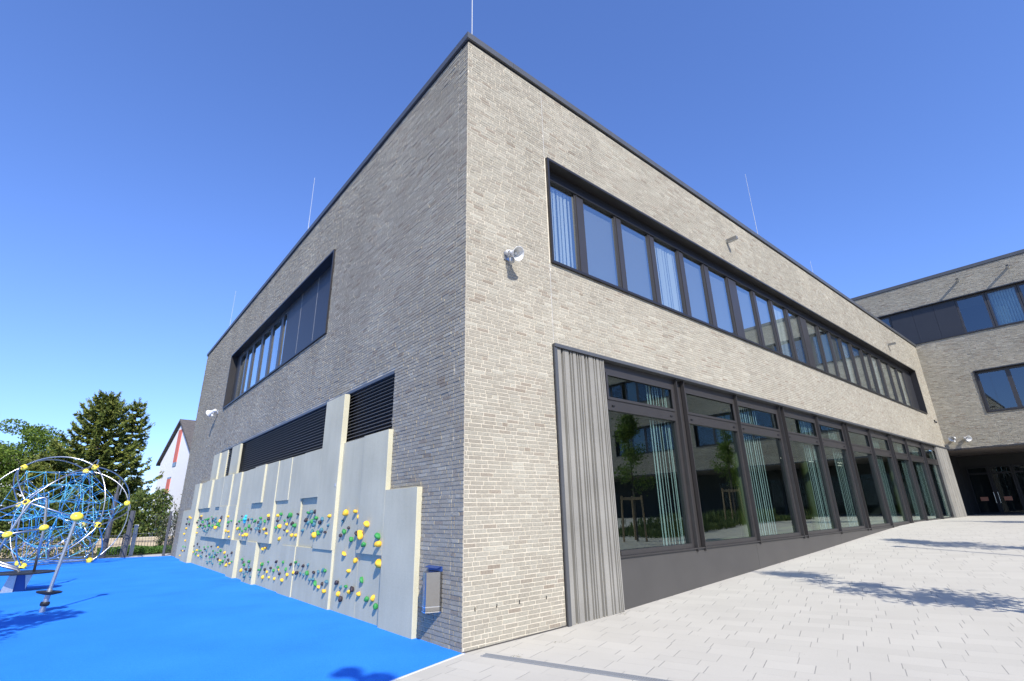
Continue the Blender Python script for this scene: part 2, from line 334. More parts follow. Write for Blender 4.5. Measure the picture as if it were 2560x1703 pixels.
# plaza (right of the oblique line that starts at the building corner)
BD = (-.957, -.29)
p = MB(); X = [0, 1.5, 3, 6, 9, 11.7, 15.4, 19.3, 22, 31, 38]
for i in range(len(X)-1):
    a, b_ = X[i], X[i+1]
    p.quad((a,-70,zg(a)), (b_,-70,zg(b_)), (b_, .16 if a < 30.7 else 4, zg(b_)), (a, .16 if a < 30.7 else 4, zg(a)))
p.quad((-40,-70,0), (0,-70,0), (0,-.02,0), (-40, -.02-40*.303, 0))
p.add([(-60,-18,-.004),(-8.6,-2.6,-.004),(-8.6,28.,-.004),(-60,28,-.004)], [(0,1,2,3)])  # unseen pale paving added to bounce warm light onto the side facade
p.build('plaza_paving', M_PAVE, kind='structure')
b = MB()
b.add([(0.02,-.024,.004), (0.02,24.25,.004), (-.31,24.25,.004), (-1.6,24.85,.004), (-2.6,25.4,.004), (-8.6,28.05,.004), (-8.6,-.02-8.6*.303,.004)], [(6,5,4,3,2,1,0)])
b.build('play_surface', M_RUB, kind='structure')
b = MB(); b.poly([(-8.6,-.036-8.6*.303-.006,.0), (0.0,-.042,.0), (0.0,-.02,.0), (-8.6,-.024-8.6*.303+.0,.0)], (0,0,.007)); b.build('kerb_strip', simple('light_kerb', (.6,.6,.58), .8), kind='structure')
b = MB(); b.add([(.02,24.25,.0), (9,24.4,.0), (9,26.9,.0), (1.2,26.7,.0), (-.9,26.2,.0), (-2.6,25.75,.0), (-9,28.6,.0), (-40,36.6,.0), (-40,36,.0), (-9,28.2,.0), (-2.6,25.4,.0), (-1.6,24.85,.0), (-.31,24.25,.0)], [tuple(range(13))]); b.build('path', M_PATH, kind='structure')

# ------------------------------------------------------------------ bricks
CR = .0562
def bricks(u0, u1, z0, z1, holes, joints, seed, rough=.0022, prot=.007, lod=None):
    """returns arrays of boxes (ua,ub,za,zb,out)"""
    R = np.random.default_rng(seed); out = []
    k0 = int(z0/CR); k1 = int(math.ceil(z1/CR))
    for k in range(k0, k1):
        za = max(z0, k*CR); zb = min(z1, k*CR+.0442)
        if zb-za < .012: continue
        zm = (za+zb)/2; iv = [(u0, u1)]
        for (a, b2, c, d) in holes:
            if c-.01 < zm < d+.01:
                nv = []
                for (s, e) in iv:
                    if b2 <= s or a >= e: nv.append((s, e)); continue
                    if a > s: nv.append((s, a))
                    if b2 < e: nv.append((b2, e))
                iv = nv
        for j in joints:
            nv = []
            for (s, e) in iv:
                if s < j < e: nv += [(s, j-.007), (j+.007, e)]
                else: nv.append((s, e))
            iv = nv
        for (s, e) in iv:
            u = s - R.uniform(0, .18)
            while u < e-.01:
                L = .212 if R.random() < .84 else .10
                ua, ub = max(u, s), min(u+L, e)
                if ub-ua > .02: out.append((ua, ub, za, zb))
                u += L+.0108
    A = np.array(out); n = len(A); J = lambda s: R.normal(0, s, n)
    o = prot+J(rough); o = np.clip(o, prot*.5, prot*2.2)
    return A, o, R
def brick_mesh(name, parent, A, o, R, mapf, mat=M_BRICK, jit=.0016, jd=None):
    n = len(A); ua, ub, za, zb = A.T
    F = np.zeros((n, 8, 3))   # (u, depth_out, z); 0-3 front, 4-7 back
    us = [ua, ub, ub, ua]; zs = [za, za, zb, zb]
    for i in range(4):
        F[:, i, 0] = us[i]+R.normal(0, jit, n)*.8; F[:, i, 1] = o+R.normal(0, jit*.8 if jd is None else jd, n); F[:, i, 2] = zs[i]+R.normal(0, jit, n)*.8
        F[:, 4+i, 0] = us[i]; F[:, 4+i, 1] = -.01; F[:, 4+i, 2] = zs[i]
    V = mapf(F.reshape(-1, 3)); V = V - np.array(ORG[parent.name])
    base = np.array([[0,1,2,3],[1,0,4,5],[3,2,6,7],[0,3,7,4],[2,1,5,6]])
    fc = (base[None]+(np.arange(n)*8)[:, None, None]).reshape(-1, 4)
    me = bpy.data.meshes.new(name); me.vertices.add(len(V)); me.vertices.foreach_set('co', V.ravel())
    me.loops.add(fc.size); me.loops.foreach_set('vertex_index', fc.ravel().astype(np.int32))
    me.polygons.add(len(fc)); me.polygons.foreach_set('loop_start', (np.arange(len(fc))*4).astype(np.int32)); me.polygons.foreach_set('loop_total', np.full(len(fc), 4, np.int32))
    me.polygons.foreach_set('use_smooth', np.zeros(len(fc), bool)); me.update(calc_edges=True); me.materials.append(mat)
    o2 = link(bpy.data.objects.new(name, me)); ORG[o2.name] = ORG[parent.name]; o2.parent = parent; return o2
mapA = lambda F: np.stack([F[:,0], -F[:,1], F[:,2]], 1)
mapB = lambda F: np.stack([-F[:,1], F[:,0], F[:,2]], 1)
XC = 30.75
mapC = lambda F: np.stack([XC-F[:,1], F[:,0], F[:,2]], 1)

def wall_back(mb, u0, u1, z0, z1, holes, mk):
    """mortar sheet with rectangular holes: cut into cells"""
    us = sorted({u0, u1, *[h[0] for h in holes], *[h[1] for h in holes]}); zs = sorted({z0, z1, *[h[2] for h in holes], *[h[3] for h in holes]})
    us = [u for u in us if u0 <= u <= u1]; zs = [z for z in zs if z0 <= z <= z1]
    for i in range(len(us)-1):
        for j in range(len(zs)-1):
            um, zm = (us[i]+us[i+1])/2, (zs[j]+zs[j+1])/2
            if any(h[0] < um < h[1] and h[2] < zm < h[3] for h in holes): continue
            mk(mb, us[i], us[i+1], zs[j], zs[j+1])

HB = 9.895; LB = 24.4
school = empty('school_building', (0,0,0), 'two-storey grey brick school building with long dark window bands, front corner nearest the viewer', 'building')
hA = [(1.86, 28.62, 5.88, 8.21), (1.80, XC+1, -1, 4.315)]
hB = [(5.97, 17.45, 5.86, 8.20), (2.19, 17.5, 2.9, 4.06), (-1, -.5, 0, 1)]
A, o, R = bricks(.004, XC, -.05, HB, hA, [1.835], 1, .0010, .0042); brick_mesh('brick_facing', school, A, o, R, mapA, jit=.0009, jd=.0004)
A, o, R = bricks(.004, LB, -.05, HB, hB, [.27, 5.98], 2, .0024, .0115); brick_mesh('brick_facing', school, A, o, R, mapB, jit=.0016, jd=.0007)
mb = MB()
wall_back(mb, 0, XC, -.3, HB, hA, lambda m, a, b2, c, d: m.box(a, b2, 0, .12, c, d))
wall_back(mb, .12, LB, -.3, HB, hB, lambda m, a, b2, c, d: m.box(0, .12, a, b2, c, d))
mb.box(0, XC, LB-.12, LB, -.3, HB)
mb.build('mortar_wall', M_MORTAR, school)
for q_ in ((1.829, 1.841, -.004, .01, 4.4, 5.86), (1.829, 1.841, -.004, .01, 8.22, HB), (-.004, .01, .264, .276, 0, HB), (-.004, .01, 5.974, 5.986, 4.1, 5.85), (-.004, .01, 5.974, 5.986, 8.21, HB)): mb = MB(); mb.box(*q_); mb.build('expansion_joint', M_SEAL, school)
mb = MB(); mb.box(.12, XC, .12, LB-.12, HB-.25, HB-.1); mb.build('roof', M_ROOF, school)
mb = MB(); X_ = [0, 1.79]
mb.add([(0,-.014,zg(0)+.001),(1.8,-.014,zg(1.8)+.001),(1.8,-.014,zg(1.8)+.016),(0,-.014,zg(0)+.013),(0,.0,zg(0)+.001),(1.8,.0,zg(1.8)+.001),(1.8,.0,zg(1.8)+.016),(0,.0,zg(0)+.013)], [(0,1,2,3),(3,2,6,7),(0,3,7,4),(1,5,6,2)])
mb.build('base_gap', simple('dark_gap', (.06,.055,.05), .9), school)
# coping: set-back strip blackened for the shadow band under it + overlapping metal lengths
mb = MB(); mb.box(-.012, XC, -.012, .1, HB-.001, HB+.05); mb.box(-.012, .1, .1, LB+.01, HB-.001, HB+.05); mb.build('coping_shadow_strip', M_BLACK, school)
mb = MB(); x = -.055
def copA(x0, x1): mb.box(x0, x1, -.055, .35, HB+.03, HB+.165)
def copB(y0, y1): mb.box(-.055, .35, y0, y1, HB+.03, HB+.165)
copA(-.055, 1.05); q = 1.056
while q < XC-.05: e = min(q+3.0, XC-.01); copA(q, e); q = e+.006
q = .356
while q < LB: e = min(q+2.9, LB+.05); copB(q, e); q = e+.006
mb.build('coping', M_COPING, school)
for x in (.18,.53,.92,1.42): mb = MB(); mb.box(x-.006, x+.006, -.010, .0, .43, .475); mb.build('weep_slot', M_BLACK, school)
for y, z in ((16.9,4.3),(16.1,4.33)): mb = MB(); mb.box(-.02, .0, y-.02, y+.02, z, z+.16); mb.build('weep_slot', M_BLACK, school)

# ---- upper window band of the front facade
YG = .24
mb = MB(); x0, x1, z0, z1 = 1.865, 28.615, 5.885, 8.205
mb.box(x0, x1, -.055, .34, z0, z0+.05); mb.box(x0, x1, -.055, .34, z1-.05, z1); mb.box(x0, x0+.045, -.055, .34, z0+.05, z1-.05); mb.box(x1-.045, x1, -.055, .34, z0+.05, z1-.05)
mb.build('window_surround', M_SURR, school)
edges = [(1.92,2.87),(3.15,4.19),(4.43,5.46),(5.71,6.72),(7.0,7.95),(8.26,9.26),(9.81,10.79),(11.05,12.0),(12.25,13.17),(13.44,14.30),(14.94,15.90),(16.13,17.09),(17.26,18.22),(18.42,19.38),(19.64,20.72),(20.96,21.81),(22.09,23.08),(23.45,24.61),(24.87,25.93),(26.14,27.12)]
blindset = {0:1., 3:1., 8:.9, 13:.85, 16:.9, 19:1.}
prev = 1.92
def blinds(mb1, mb2, xa, xb, y, za, zb, n, seed, dens=1.):
    R = random.Random(seed); w = (xb-xa)/n
    for i in range(n):
        c = xa+(i+.5)*w+R.uniform(-.1,.1)*w; ang = R.uniform(-.55, .1); hw = w*R.uniform(.2,.34)
        ca, sa = math.cos(ang), math.sin(ang)
        tgt = mb1 if R.random() < .6 else mb2
        tgt.obox((c, y, (za+zb)/2), (ca, sa, 0), (-sa, ca, 0), (0,0,1), hw, .002, (zb-za)/2)
for i, (a, c) in enumerate(edges):
    mL = a-prev
    fb = MB(); yf = YG-.035; left = prev; right = c+ (edges[i+1][0]-c)*.5 if i+1 < len(edges) else c+.06
    lft = prev if i == 0 else (edges[i-1][1]+a)/2
    # stiles and rails
    fb.box(lft, a, yf, YG+.06, 5.935, 7.93) if a-lft > .01 else None
    fb.box(c, right, yf, YG+.06, 5.935, 7.93)
    fb.box(a, c, yf+.01, YG+.06, 5.935, 6.02); 
    fb.box(c+.045, c+.06, yf-.02, yf, 5.94, 7.93) if right-c > .09 else None
    w = fb.build('window', M_FRAME, school)
    pb = MB(); pb.quad((a, YG, 6.02), (c, YG, 6.02), (c, YG, 7.93), (a, YG, 7.93)); pb.build('pane', M_GLASSU, w)
    pb = MB(); pb.box(lft, right, yf-.03, YG+.06, 7.93, 8.154); pb.build('head_rail', M_BLACK, w)  # black paints the soffit shade above the panes
    if i not in blindset:
        m3 = MB(); m3.box(a-.05, c+.09*(c+3.94)/5.95, YG+.085, YG+.088, 6.02, 7.80); m3.build('veil_sheet', M_VEIL, w)  # sheet added behind each bare pane to lighten it with a sunlit veil
    if i in blindset:
        m1, m2 = MB(), MB(); shf = .09*(c+3.94)/5.95; blinds(m1, m2, a+.02+shf*.8, a+(c-a)*blindset[i]+shf, YG+.09, 6.0, 7.9, 9, i)
        for k_, q_ in enumerate((m1, m2)):
            if q_.n: m1.v += q_.v if k_ else []; 
        if m2.n: m1.f += [tuple(j+m1.n for j in f) for f in m2.f]
        m1.build('blind', M_BLIND, w)
        m3 = MB(); m3.box(a+.02, a+(c-a)*blindset[i]+shf*1.5, YG+.14, YG+.143, 6.0, 7.9); m3.build('sheer_curtain', M_SHEER, w)
    prev = right
for q_ in ((27.19, 27.85), (27.86, 28.57)): mb = MB(); mb.box(*q_, YG-.03, YG+.02, 5.94, 8.15); mb.build('cladding_panel', M_BLUEPANEL, school)
# room behind (upper storey)
mb = MB(); mb.box(.4, 29, .5, 6, 5.7, 5.86); mb.box(.4, 29, .5, 6, 8.3, 8.4); mb.box(.4, 29, 6, 6.1, 5.86, 8.3)
for x in (9.54, 14.62, 19.6, 23.27, .35): mb.box(x-.05, x+.05, .5, 6, 5.86, 8.3)
mb.build('classroom_interior', simple('classroom_wall', (.72,.72,.70), .8), school)
mb = MB(); mb.box(4.5, 5.15, YG+.14, YG+.45, 5.95, 6.38); mb.build('shelf_box', simple('pale_card', (.62,.58,.5), .8), school)
mb = MB(); mb.box(7.55, 7.9, YG+.14, YG+.17, 5.95, 6.75); mb.build('window_poster', simple('white_poster', (.8,.8,.78), .7), school)

# ---- lower glazing of the front facade
YL = .12
mb = MB(); mb.box(1.80, XC, -.07, .26, 4.255, 4.315); mb.box(1.80, 1.865, -.05, .14, 0, 4.255); mb.build('lintel_angle', M_COPING, school)
mb = MB(); mb.box(1.792, 1.802, -.02, .1, 0, 4.3); mb.build('shadow_gap', M_BLACK, school)
def ribbed(x0, x1, zb0, zt, flutes, y0, seed):
    """precast panel with vertical grooves: front profile extruded upward"""
    mb = MB(); prof = [(x0, y0)]
    for (a, c, dep) in flutes: prof += [(a, y0), (a+.006, y0+dep), (c-.006, y0+dep), (c, y0)]
    prof += [(x1, y0), (x1, .14), (x0, .14)]
    mb.poly([(px, py, zb0) for px, py in prof], (0, 0, zt-zb0)); return mb
W = 3.10-1.875; fr = [(.075,.125),(.135,.15),(.235,.275),(.292,.325),(.385,.415),(.432,.462),(.482,.505),(.56,.605),(.62,.66),(.75,.775),(.80,.83),(.885,.912),(.93,.952),(.965,.982)]
fl = [(1.875+W*a, 1.875+W*c, .065 if c-a > .03 else .05) for a, c in fr]
ribbed(1.875, 3.10, .0, 4.245, fl, -.03, 1).build('ribbed_concrete_panel', M_RIB, school)
fl = [(28.36+2.3*a, 28.36+2.3*c, .035) for a, c in ((.08,.10),(.30,.33),(.52,.545),(.78,.81))]
ribbed(28.36, 30.74, .86, 4.245, fl, -.03, 1).build('ribbed_concrete_panel', M_RIB, school)
bays = [(3.23,5.43,[ ]), (5.90,10.52,[8.17]), (10.96,15.54,[13.30]), (16.0,20.62,[18.30]), (21.0,25.66,[23.15]), (26.0,28.28,[])]
ZS, ZT = .965, 4.04
def lowbay(xa, xb, last_r):
    fb = MB(); yf = YL-.05; yb = YL+.05
    fb.box(xa-.09, xa, yf, yb, .87, 4.25); fb.box(xb, xb+.09, yf, yb, .87, 4.25)
    fb.box(xa, xb, yf, yb, 4.06, 4.25); fb.box(xa, xb, yf, yb, 3.345, 3.54); fb.box(xa, xb, yf-.02, yb, .87, .95)
    # opening sash of the transom light
    fb.box(xa+.0, xb, yf-.018, yf, 3.54, 3.59); fb.box(xa, xb, yf-.018, yf, 4.01, 4.06); fb.box(xa, xa+.05, yf-.018, yf, 3.59, 4.01); fb.box(xb-.05, xb, yf-.018, yf, 3.59, 4.01)
    w = fb.build('window', M_FRAME, school)
    pb = MB(); pb.quad((xa, YL, .95), (xb, YL, .95), (xb, YL, 3.345), (xa, YL, 3.345)); pb.build('pane', M_GLASS, w)
    pb = MB(); pb.quad((xa+.05, YL-.03, 3.59), (xb-.05, YL-.03, 3.59), (xb-.05, YL-.03, 4.01), (xa+.05, YL-.03, 4.01)); pb.build('pane', M_GLASS, w)
    for q_ in (xa+.12, xb-.19): hb = MB(); hb.box(q_, q_+.07, yf-.024, yf-.003, 3.42, 3.44); hb.build('hinge_cover', M_BLACK, w)
    return w
bl = {0:[(4.55,5.40)], 1:[(8.35,9.35)], 2:[(12.1,13.0),(14.3,15.4)], 3:[(18.55,19.5)], 4:[(22.0,22.9),(24.2,25.2)], 5:[(27.3,28.2)]}
wins = []
fins = []
class _F:
    def box(s, *a): m_ = MB(); m_.box(*a); fins.append(m_)
fin = _F()
for i, (xa, xb, ms) in enumerate(bays):
    cuts = [xa]+[m for m in ms]+[xb]
    for j in range(len(cuts)-1):
        a = cuts[j]+(.0 if j == 0 else .10); c = cuts[j+1]-(.0 if j == len(cuts)-2 else .10)
        a += .0 if j == 0 else -.015; c -= 0 if j == len(cuts)-2 else -.015
        w = lowbay(a, c, False); wins.append((a, c, w, i))
    for m in ms: fin.box(m-.012, m+.012, YL-.13, YL-.05, .80, 4.25)
    if i < len(bays)-1:
        na = bays[i+1][0]
        fin.box(xb+.085, xb+.105, YL-.13, YL-.05, .80, 4.25); fin.box(na-.105, na-.085, YL-.13, YL-.05, .80, 4.25)
        fin.box(xb+.09, na-.09, YL-.03, YL+.05, .87, 4.25)
fin.box(3.10, 3.14, YL-.06, YL+.05, .87, 4.25); fin.box(28.32, 28.36, YL-.06, YL+.05, .87, 4.25)
for m_ in fins: m_.build('mullion_fin', M_FRAME, school)
mb = MB(); mb.box(3.10, 28.36, -.0, .09, .845, .868); mb.build('window_sill', M_FRAME, school)
for a, c in ((3.10, 8.0), (8.006, 13.2), (13.206, 18.3), (18.306, 23.4), (23.406, 28.36)): mb = MB(); mb.box(a, c, .035, .12, -.3, .845); mb.build('parapet_panel', M_FRAME2, school)
for (a, c, w, i) in wins:
    for (p0, p1) in bl[i]:
        if a-.2 < (p0+p1)/2 < c+.2:
            m1 = MB(); n = 9; R = random.Random(int(p0*10)); st = (p1-p0)/n
            for k in range(n):
                cx = p0+(k+.5)*st+R.uniform(-.03,.03); hw = R.choice([.010,.016,.024,.014]); cx += .10*(cx+3.94)/5.85
                
                m1.box(cx-hw, cx+hw, YL+.10, YL+.104, .93, 3.32)
                m1.box(cx-hw, cx+hw, YL+.10, YL+.104, 3.5, 4.05)
            m1.build('blind', M_BLINDL, w)
# ground-floor hall behind
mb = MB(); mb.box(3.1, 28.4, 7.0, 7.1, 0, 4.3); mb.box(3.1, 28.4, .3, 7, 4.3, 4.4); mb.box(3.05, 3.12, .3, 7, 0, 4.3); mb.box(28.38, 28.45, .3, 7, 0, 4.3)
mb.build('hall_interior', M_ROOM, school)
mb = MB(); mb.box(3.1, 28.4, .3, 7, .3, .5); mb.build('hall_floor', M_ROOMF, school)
for x in (10.2, 15.0, 20.0, 25.0):
    mb = MB(); mb.tube([(x, 1.3, .5), (x, 1.3, 4.3)], .14, 16); smooth_angle(mb.build('interior_column', M_GREENP, school))
M_LAMP = simple('lit_tube', (1,1,1)); bb = M_LAMP.node_tree.nodes['Principled BSDF']; bb.inputs['Emission Color'].default_value = (1,.9,.75,1); bb.inputs['Emission Strength'].default_value = 1.2
for x, y in ((17.5,3),(20.3,3),(22.6,2.6),(24.4,3.2)):
    mb = MB(); mb.box(x, x+.5, y, y+.03, 3.42, 3.44); mb.build('ceiling_lamp', M_LAMP, school)

# ---- side facade: window band
mb = MB(); y0, y1, z0, z1 = 5.975, 17.445, 5.865, 8.195
mb.box(-.055, .32, y0, y1, z0, z0+.05); mb.box(-.055, .32, y0, y1, z1-.05, z1); mb.box(-.055, .32, y0, y0+.045, z0+.05, z1-.05); mb.box(-.055, .32, y1-.045, y1, z0+.05, z1-.05)
mb.build('window_surround', M_SURR, school)
XG = .22
for a, c in ((6.02,7.70),(7.71,9.10),(9.11,10.42)): mb = MB(); mb.box(XG-.03, XG+.03, a, c, 5.92, 8.14); mb.build('cladding_panel', M_BLUEPANEL, school)
for y_ in (7.705, 9.105): mb = MB(); mb.box(XG-.031, XG, y_-.009, y_+.009, 5.92, 8.14); mb.build('panel_joint', M_SEAL, school)
mb = MB(); mb.box(XG-.03, XG+.03, 16.75, 17.39, 5.92, 8.14); mb.build('cladding_panel', M_BLUEPANEL, school)
pe = [(10.50,10.86,0),(11.12,12.08,0),(12.34,13.30,1),(13.56,14.58,0),(14.85,15.55,1),(15.75,16.62,1)]
pl = 10.42
for i, (a, c, bd) in enumerate(pe):
    fb = MB(); nx = (c+pe[i+1][0])/2 if i+1 < len(pe) else 16.75
    fb.box(XG-.035, XG+.05, pl, a, 5.92, 8.14); fb.box(XG-.035, XG+.05, c, nx, 5.92, 8.14); fb.box(XG-.03, XG+.05, a, c, 5.92, 6.0); fb.box(XG-.03, XG+.05, a, c, 7.96, 8.14)
    w = fb.build('window', M_FRAME, school); pb = MB(); pb.quad((XG, a, 6), (XG, c, 6), (XG, c, 7.96), (XG, a, 7.96)); pb.build('pane', M_GLASSU, w); pl = nx
    if bd or i == 1:
        m1 = MB(); n = 8; R = random.Random(i)
        aa, cc = (a, c) if bd else (a, a+.45)
        for k in range(n if bd else 4):
            cy = aa+(k+.5)*(cc-aa)/(n if bd else 4); m1.obox((XG+.2, cy, 6.95), (math.sin(.5), math.cos(.5), 0), (math.cos(.5), -math.sin(.5), 0), (0,0,1), .05, .002, .95)
        m1.build('blind', M_BLINDB, w)
mb = MB(); mb.box(.45, 4.5, 6, 17.4, 5.7, 5.86); mb.box(.45, 4.5, 6, 17.4, 8.3, 8.4); mb.box(4.5, 4.6, 6, 17.4, 5.86, 8.3); mb.box(.45, 4.5, 5.9, 6.0, 5.8, 8.3); mb.box(.45, 4.5, 17.4, 17.5, 5.8, 8.3)
mb.build('room_interior', M_ROOM, school)
# ---- louvres
def louvre(y0, y1, z0, z1):
    mb = MB(); z = z0
    mb.box(.09, .115, y0, y1, z0, z1)
    lv = mb.build('louvre', M_BLACK, school)
    fb = MB(); n = int((z1-z0-.06)/.0665)
    for k in range(n):
        zc = z0+.03+k*.0665
        fb.add([(.0,y0,zc), (.0,y1,zc), (.045,y1,zc+.03), (.045,y0,zc+.03), (.0,y0,zc+.006), (.0,y1,zc+.006), (.045,y1,zc+.036), (.045,y0,zc+.036)], [(0,1,2,3),(7,6,5,4),(4,5,1,0),(3,2,6,7)])
    fb.build('louvre_blade', M_LOUV, lv)
    tb = MB(); tb.box(-.02, .1, y0, y1, z1-.06, z1); tb.build('louvre_head', M_COPING, lv)
louvre(2.195, 4.18, 2.9, 4.055); louvre(5.18, 13.10, 2.9, 4.055); louvre(14.25, 15.15, 2.9, 4.055)
for y0_, y1_ in ((4.18,5.18),(13.10,14.25),(15.15,17.5)): mb = MB(); mb.box(-.02, .1, y0_, y1_, 3.995, 4.055); mb.build('louvre_head_strip', M_COPING, school)
mb = MB(); mb.box(.0, .1, 15.15, 17.5, 2.9, 3.99); mb.build('blank_panel', M_CONC, school)

# ------------------------------------------------------------------ climbing wall
cw = empty('climbing_wall', (0, 11, 0), 'grey precast concrete climbing wall with stepped panels and coloured holds along the blue play surface', 'climbing wall')
YK = [1.08,2.12,3.10,4.18,5.18,6.26,7.20,8.20,9.25,10.27,11.27,12.10,13.10,14.25,15.15,16.20,17.30,18.55 -.0,18.62,19.70,20.30,21.4,22.5]
YK[17] = 17.9
TH = {0:[.095,.095],1:[.04,.0952,.095],2:[.041,.041,.0405],3:[.085,.112,.112,.112],4:[.08,.045,.111],5:[.10,.085,.085],6:[.06,.06,.10],7:[.045,.12,.12],8:[.14,.10,.17],9:[.046,.10,.095],10:[.15,.07,.07],11:[.05,.13,.12],12:[.051,.19,.165,.07],13:[.05,.12,.17],14:[.049,.121,.121,.03],15:[.051,.12,.19,.09],16:[.05,.052,.12],17:[.048,.05,.121],18:[.20,.20,.20],19:[.198,.198],20:[.07,.07],21:[.068,.068]}
ZR = [0, 1.0, 1.99, 2.985, 3.985]
def thick(y, z):
    for k in range(22):
        if YK[k] <= y < YK[k+1]:
            j = 0 if z < 1 else 1 if z < 1.99 else 2 if z < 2.985 else 3
            return TH[k][min(j, len(TH[k])-1)]
    return .15
for k, col in TH.items():
    j = 0
    while j < len(col):
        e = j
        while e+1 < len(col) and abs(col[e+1]-col[j]) < .001: e += 1
        mb = MB(); y0, y1 = YK[k], YK[k+1]-.0008
        za, zb = ZR[j], ZR[e+1]-(.0008 if e+1 < len(col) else 0)
        if j == 0: za = -.05
        t = col[j]; c_ = .006
        # bevelled front edges
        tb = t
        V = [(0,y0,za),(0,y1,za),(0,y1,zb),(0,y0,zb), (-tb+c_,y0,za),(-tb+c_,y1,za),(-t+c_,y1,zb),(-t+c_,y0,zb), (-tb,y0+c_*.6,za),(-tb,y1-c_*.2,za),(-t,y1-c_*.2,zb-c_*.5),(-t,y0+c_*.6,zb-c_*.5)]
        mb.add([(x-.001*0, y, z) for x, y, z in V], [(0,3,2,1),(0,4,7,3),(1,2,6,5),(3,7,6,2),(0,1,5,4),(4,8,11,7),(5,6,10,9),(7,11,10,6),(4,5,9,8),(8,9,10,11)])
        mb.build('concrete_panel', M_CONC, cw); j = e+1
def hold_mesh(mb, y, z, r, seed, kind):
    R = np.random.default_rng(seed); x0 = -thick(y, z)
    n, m = 9, 5; ax = Vector((-1, R.uniform(-.25,.15), R.uniform(-.05,.4))).normalized(); a = ax.orthogonal().normalized(); b2 = ax.cross(a)
    pr = [(0,.95),(.35,1.0),(.72,.82),(1.0,.5),(1.12,.12)]
    if kind == 1: pr = [(0,.75),(.4,.95),(.85,1.05),(1.15,.75),(1.2,.2)]
    ph = R.uniform(0, 6.28, 3); am = R.uniform(.12,.34,3); el = R.uniform(.7, 1.15); rot = R.uniform(0, 3.14)
    vs = []
    for (h, q) in pr:
        for k in range(n):
            t = 2*math.pi*k/n; rr = r*q*(1+am[0]*math.sin(t+ph[0])+am[1]*math.sin(2*t+ph[1])+.5*am[2]*math.sin(3*t+ph[2]+h*3))
            c_, s_ = math.cos(t)*rr*el, math.sin(t)*rr/el; c2 = c_*math.cos(rot)-s_*math.sin(rot); s2 = c_*math.sin(rot)+s_*math.cos(rot)
            vs.append(tuple(Vector((x0-.002, y, z))+ax*h*r*1.4+a*c2+b2*s2))
    fs = [(i*n+k, (i+1)*n+k, (i+1)*n+(k+1)%n, i*n+(k+1)%n) for i in range(len(pr)-1) for k in range(n)]+[tuple((len(pr)-1)*n+k for k in range(n-1,-1,-1))]
    mb.add(vs, fs)
def holdmat(name, col): return simple(name, col, .62, noise=.1, nscale=40, bump=.002, bscale=180)
HM = {'y':holdmat('yellow_hold', (.80,.47,.035)), 'g':holdmat('green_hold', (.03,.24,.055)), 'b':holdmat('teal_hold', (.05,.16,.21)), 'k':holdmat('black_hold', (.03,.022,.03)), 'c':holdmat('cyan_hold', (.03,.45,.68))}
